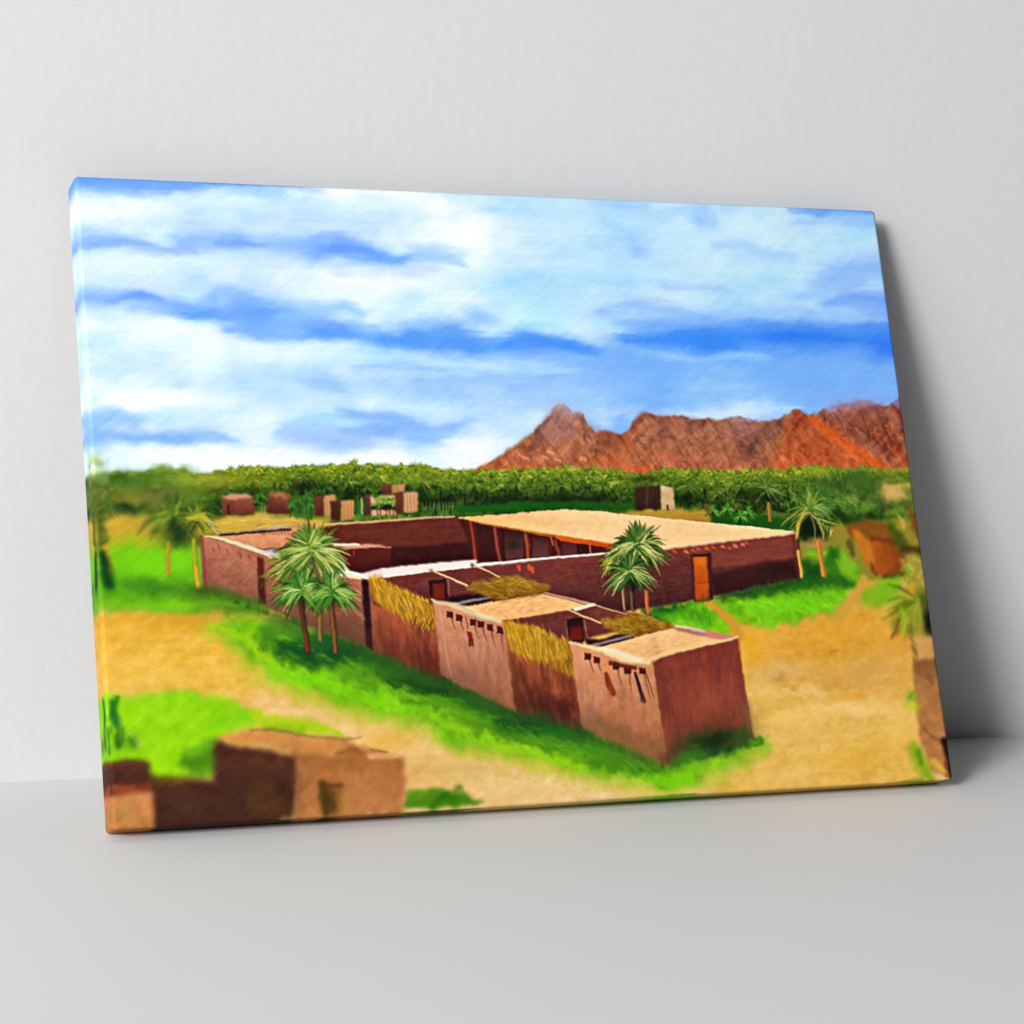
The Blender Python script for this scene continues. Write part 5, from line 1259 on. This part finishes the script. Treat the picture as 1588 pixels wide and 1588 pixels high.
wood, nt, bs = material('pale_pine', 0.6, 0.3)
wn = nt.nodes.new('ShaderNodeTexNoise'); wn.inputs['Scale'].default_value = 12
cr = nt.nodes.new('ShaderNodeValToRGB')
cr.color_ramp.elements[0].color = (0.42, 0.28, 0.15, 1); cr.color_ramp.elements[1].color = (0.60, 0.44, 0.27, 1)
nt.links.new(wn.outputs['Fac'], cr.inputs['Fac']); nt.links.new(cr.outputs['Color'], bs.inputs['Base Color'])

# ---- the canvas: local x along the picture, y up the picture, z out of its face; origin at the foot of its back
canvas = link('canvas_print', None)
canvas.empty_display_size = 0.1
canvas['label'] = 'large stretched canvas print of a walled mud-brick house with palms, leaning on the white wall'
canvas['category'] = 'canvas print'
TILT = math.radians(90) - LEAN
canvas.location = (W / 2, 0, 0)
canvas.rotation_euler = (TILT, 0, 0)

RR = 0.0055                                            # radius of the folded edge
def round_box(p):
    lo = np.array([-W / 2 + RR, RR, RR])
    hi = np.array([W / 2 - RR, H - RR, D - RR])
    # the cloth turns round the front edges and the four standing corners, not round the back
    q = np.clip(p, lo, hi)
    q[:, 2] = np.where(p[:, 2] < D - RR, p[:, 2], q[:, 2])
    d = p - q
    n = d / np.maximum(np.linalg.norm(d, axis=1, keepdims=True), 1e-9)
    return q + n * RR, n

def finish(me, nrm, ink):
    ca = me.color_attributes.new('ink', 'FLOAT_COLOR', 'POINT')
    ca.data.foreach_set('color', np.c_[ink, np.ones(len(ink))].astype(np.float32).ravel())
    me.normals_split_custom_set_from_vertices(nrm.astype(np.float32))

def edge_spaced(L, n):
    """n+1 stations along L, bunched in the rounded margin at both ends"""
    m = 8
    a = np.linspace(0, RR, m + 1)
    b = np.linspace(RR, L - RR, n - 2 * m + 1)
    return np.r_[a, b[1:-1], L - a[::-1]]

def sample_ink(u, v):
    x = np.clip(u * RW - 0.5, 0, RW - 1.001); y = np.clip(v * RH - 0.5, 0, RH - 1.001)
    xi, yi = x.astype(int), y.astype(int)
    fx, fy = (x - xi)[:, None], (y - yi)[:, None]
    return (INK[yi, xi] * (1 - fx) + INK[yi, xi + 1] * fx) * (1 - fy) + (INK[yi + 1, xi] * (1 - fx) + INK[yi + 1, xi + 1] * fx) * fy

def grid_quads(nr, nc):
    i = np.arange(nr - 1)[:, None] * nc + np.arange(nc - 1)[None, :]
    return np.stack([i, i + nc, i + nc + 1, i + 1], -1).reshape(-1, 4)

xs = edge_spaced(W, RW); ys = edge_spaced(H, RH)
gx, gy = np.meshgrid(xs, ys)
flat = np.c_[gx.ravel() - W / 2, H - gy.ravel(), np.full(gx.size, D)]
pos, nrm = round_box(flat)
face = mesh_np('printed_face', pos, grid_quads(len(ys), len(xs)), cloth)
turn = np.clip(gx.ravel() / RR, 0, 1)[:, None]             # shade put into the left fold's ink, against the strong light there
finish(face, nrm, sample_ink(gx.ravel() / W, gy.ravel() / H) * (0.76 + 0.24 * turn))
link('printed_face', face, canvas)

# side flaps; the picture runs on round the edge, mirrored
depth = np.r_[np.linspace(0, RR, 9), np.linspace(RR, D, 40)[1:]]
def flap(side):
    if side in ('l', 'r'):
        t, dd = np.meshgrid(ys, depth)
        sx = -W / 2 if side == 'l' else W / 2
        p = np.c_[np.full(t.size, sx), H - t.ravel(), D - dd.ravel()]
        uv = np.c_[dd.ravel() / W if side == 'l' else 1 - dd.ravel() / W, t.ravel() / H]
    else:
        t, dd = np.meshgrid(xs, depth)
        sy = H if side == 't' else 0
        p = np.c_[t.ravel() - W / 2, np.full(t.size, sy), D - dd.ravel()]
        uv = np.c_[t.ravel() / W, dd.ravel() / H if side == 't' else 1 - dd.ravel() / H]
    pos, nrm = round_box(p)
    q = grid_quads(len(depth), t.shape[1])
    if side in ('l', 'b'):
        pass
    # face outwards
    a, b, c = pos[q[200, 0]], pos[q[200, 1]], pos[q[200, 2]]
    if np.cross(b - a, c - a) @ nrm[q[200, 0]] < 0:
        q = q[:, ::-1]
    me = mesh_np('wrapped_edge', pos, q, cloth)
    finish(me, nrm, sample_ink(uv[:, 0], uv[:, 1]) * 0.76)  # flap ink darkened as painted shade, so the lit side stays below the face
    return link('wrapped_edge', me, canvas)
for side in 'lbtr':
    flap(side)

def box_mesh(name, lo, hi, mat, bev=0.002):
    import bmesh
    bm = bmesh.new()
    bmesh.ops.create_cube(bm, size=1)
    for v in bm.verts:
        v.co = [lo[i] + (v.co[i] + .5) * (hi[i] - lo[i]) for i in range(3)]
    bmesh.ops.bevel(bm, geom=bm.edges[:], offset=bev, segments=2, affect='EDGES')
    me = bpy.data.meshes.new(name)
    bm.to_mesh(me); bm.free()
    me.materials.append(mat)
    return me
g = 0.0015
BAR = 0.045
for lo, hi in [((-W / 2 + g, g, 0.0), (-W / 2 + BAR, H - g, D - 0.004)), ((W / 2 - BAR, g, 0.0), (W / 2 - g, H - g, D - 0.004)),
               ((-W / 2 + BAR + .0005, g, 0.0), (W / 2 - BAR - .0005, BAR, D - 0.004)), ((-W / 2 + BAR + .0005, H - BAR, 0.0), (W / 2 - BAR - .0005, H - g, D - 0.004))]:
    link('stretcher_bar', box_mesh('stretcher_bar', lo, hi, wood), canvas)

# ---- floor and wall
WA = math.radians(-1.516)                               # the picture does not stand quite parallel to the wall
WX0, WY0 = -0.0646, 0.3019
def wall_point(s, z):
    return (WX0 + s * math.cos(WA), WY0 + s * math.sin(WA), z)

floor_m, nt, bs = material('pale_floor', 0.55, 0.22)
bs.inputs['Base Color'].default_value = (0.72, 0.72, 0.722, 1)
fn = nt.nodes.new('ShaderNodeTexNoise'); fn.inputs['Scale'].default_value = 2.2; fn.inputs['Detail'].default_value = 5
fr = nt.nodes.new('ShaderNodeMapRange'); fr.inputs['To Min'].default_value = 0.5; fr.inputs['To Max'].default_value = 0.62
nt.links.new(fn.outputs['Fac'], fr.inputs['Value']); nt.links.new(fr.outputs['Result'], bs.inputs['Roughness'])

wall_m, nt, bs = material('white_plaster', 0.85, 0.2)
bs.inputs['Base Color'].default_value = (0.56, 0.56, 0.562, 1)
t1 = nt.nodes.new('ShaderNodeTexNoise'); t1.inputs['Scale'].default_value = 55; t1.inputs['Detail'].default_value = 6
t2 = nt.nodes.new('ShaderNodeTexCoord')
b1 = nt.nodes.new('ShaderNodeBump'); b1.inputs['Strength'].default_value = 0.25; b1.inputs['Distance'].default_value = 0.002
nt.links.new(t2.outputs['Object'], t1.inputs['Vector'])
nt.links.new(t1.outputs['Fac'], b1.inputs['Height']); nt.links.new(b1.outputs['Normal'], bs.inputs['Normal'])

def sheet(name, pts, mat):
    me = bpy.data.meshes.new(name)
    me.from_pydata([tuple(p) for p in pts], [], [(0, 1, 2, 3)])
    me.materials.append(mat)
    o = link(name, me)
    o['kind'] = 'structure'
    return o
a, b = wall_point(-6, 0), wall_point(7, 0)
sheet('floor', [(a[0], -7, 0), (b[0], -7, 0), b, a], floor_m)
sheet('wall', [a, b, wall_point(7, 4), wall_point(-6, 4)], wall_m)

# ---- light: one big soft window-like lamp from the upper left, and a dim room
world = bpy.data.worlds.new('World')
scene.world = world
world.use_nodes = True
world.node_tree.nodes['Background'].inputs['Color'].default_value = (1, 1, 1, 1)
world.node_tree.nodes['Background'].inputs['Strength'].default_value = 0.045

from mathutils import Vector, Matrix
def area(name, loc, target, size, power):
    l = bpy.data.lights.new(name, 'AREA')
    l.shape = 'SQUARE'
    l.size = size
    l.energy = power
    o = bpy.data.objects.new(name, l)
    coll.objects.link(o)
    o.location = loc
    o.rotation_euler = (Vector(target) - Vector(loc)).to_track_quat('-Z', 'Y').to_euler()
    return o
area('window_light', (-9.1, -8.0, 4.4), (0.5, 0.1, 0.4), 2.8, 1575)
area('penumbra_light', (-11.5, -8.0, 5.2), (0.5, 0.1, 0.4), 8.5, 1640)  # second broad lamp, added to widen the soft edge of the wall shadow

# ---- camera
cam = bpy.data.cameras.new('camera')
cam.sensor_width = 36
cam.lens = 82.156
cam.clip_end = 100
co = bpy.data.objects.new('camera', cam)
coll.objects.link(co)
co.matrix_world = Matrix(((0.92981259, 0.00998796, -0.36789778, -0.55620752),
                          (-0.36684050, 0.10556973, -0.92427435, -2.64182788),
                          (0.02960725, 0.99436174, 0.10182406, 0.66266389),
                          (0, 0, 0, 1)))
scene.camera = co
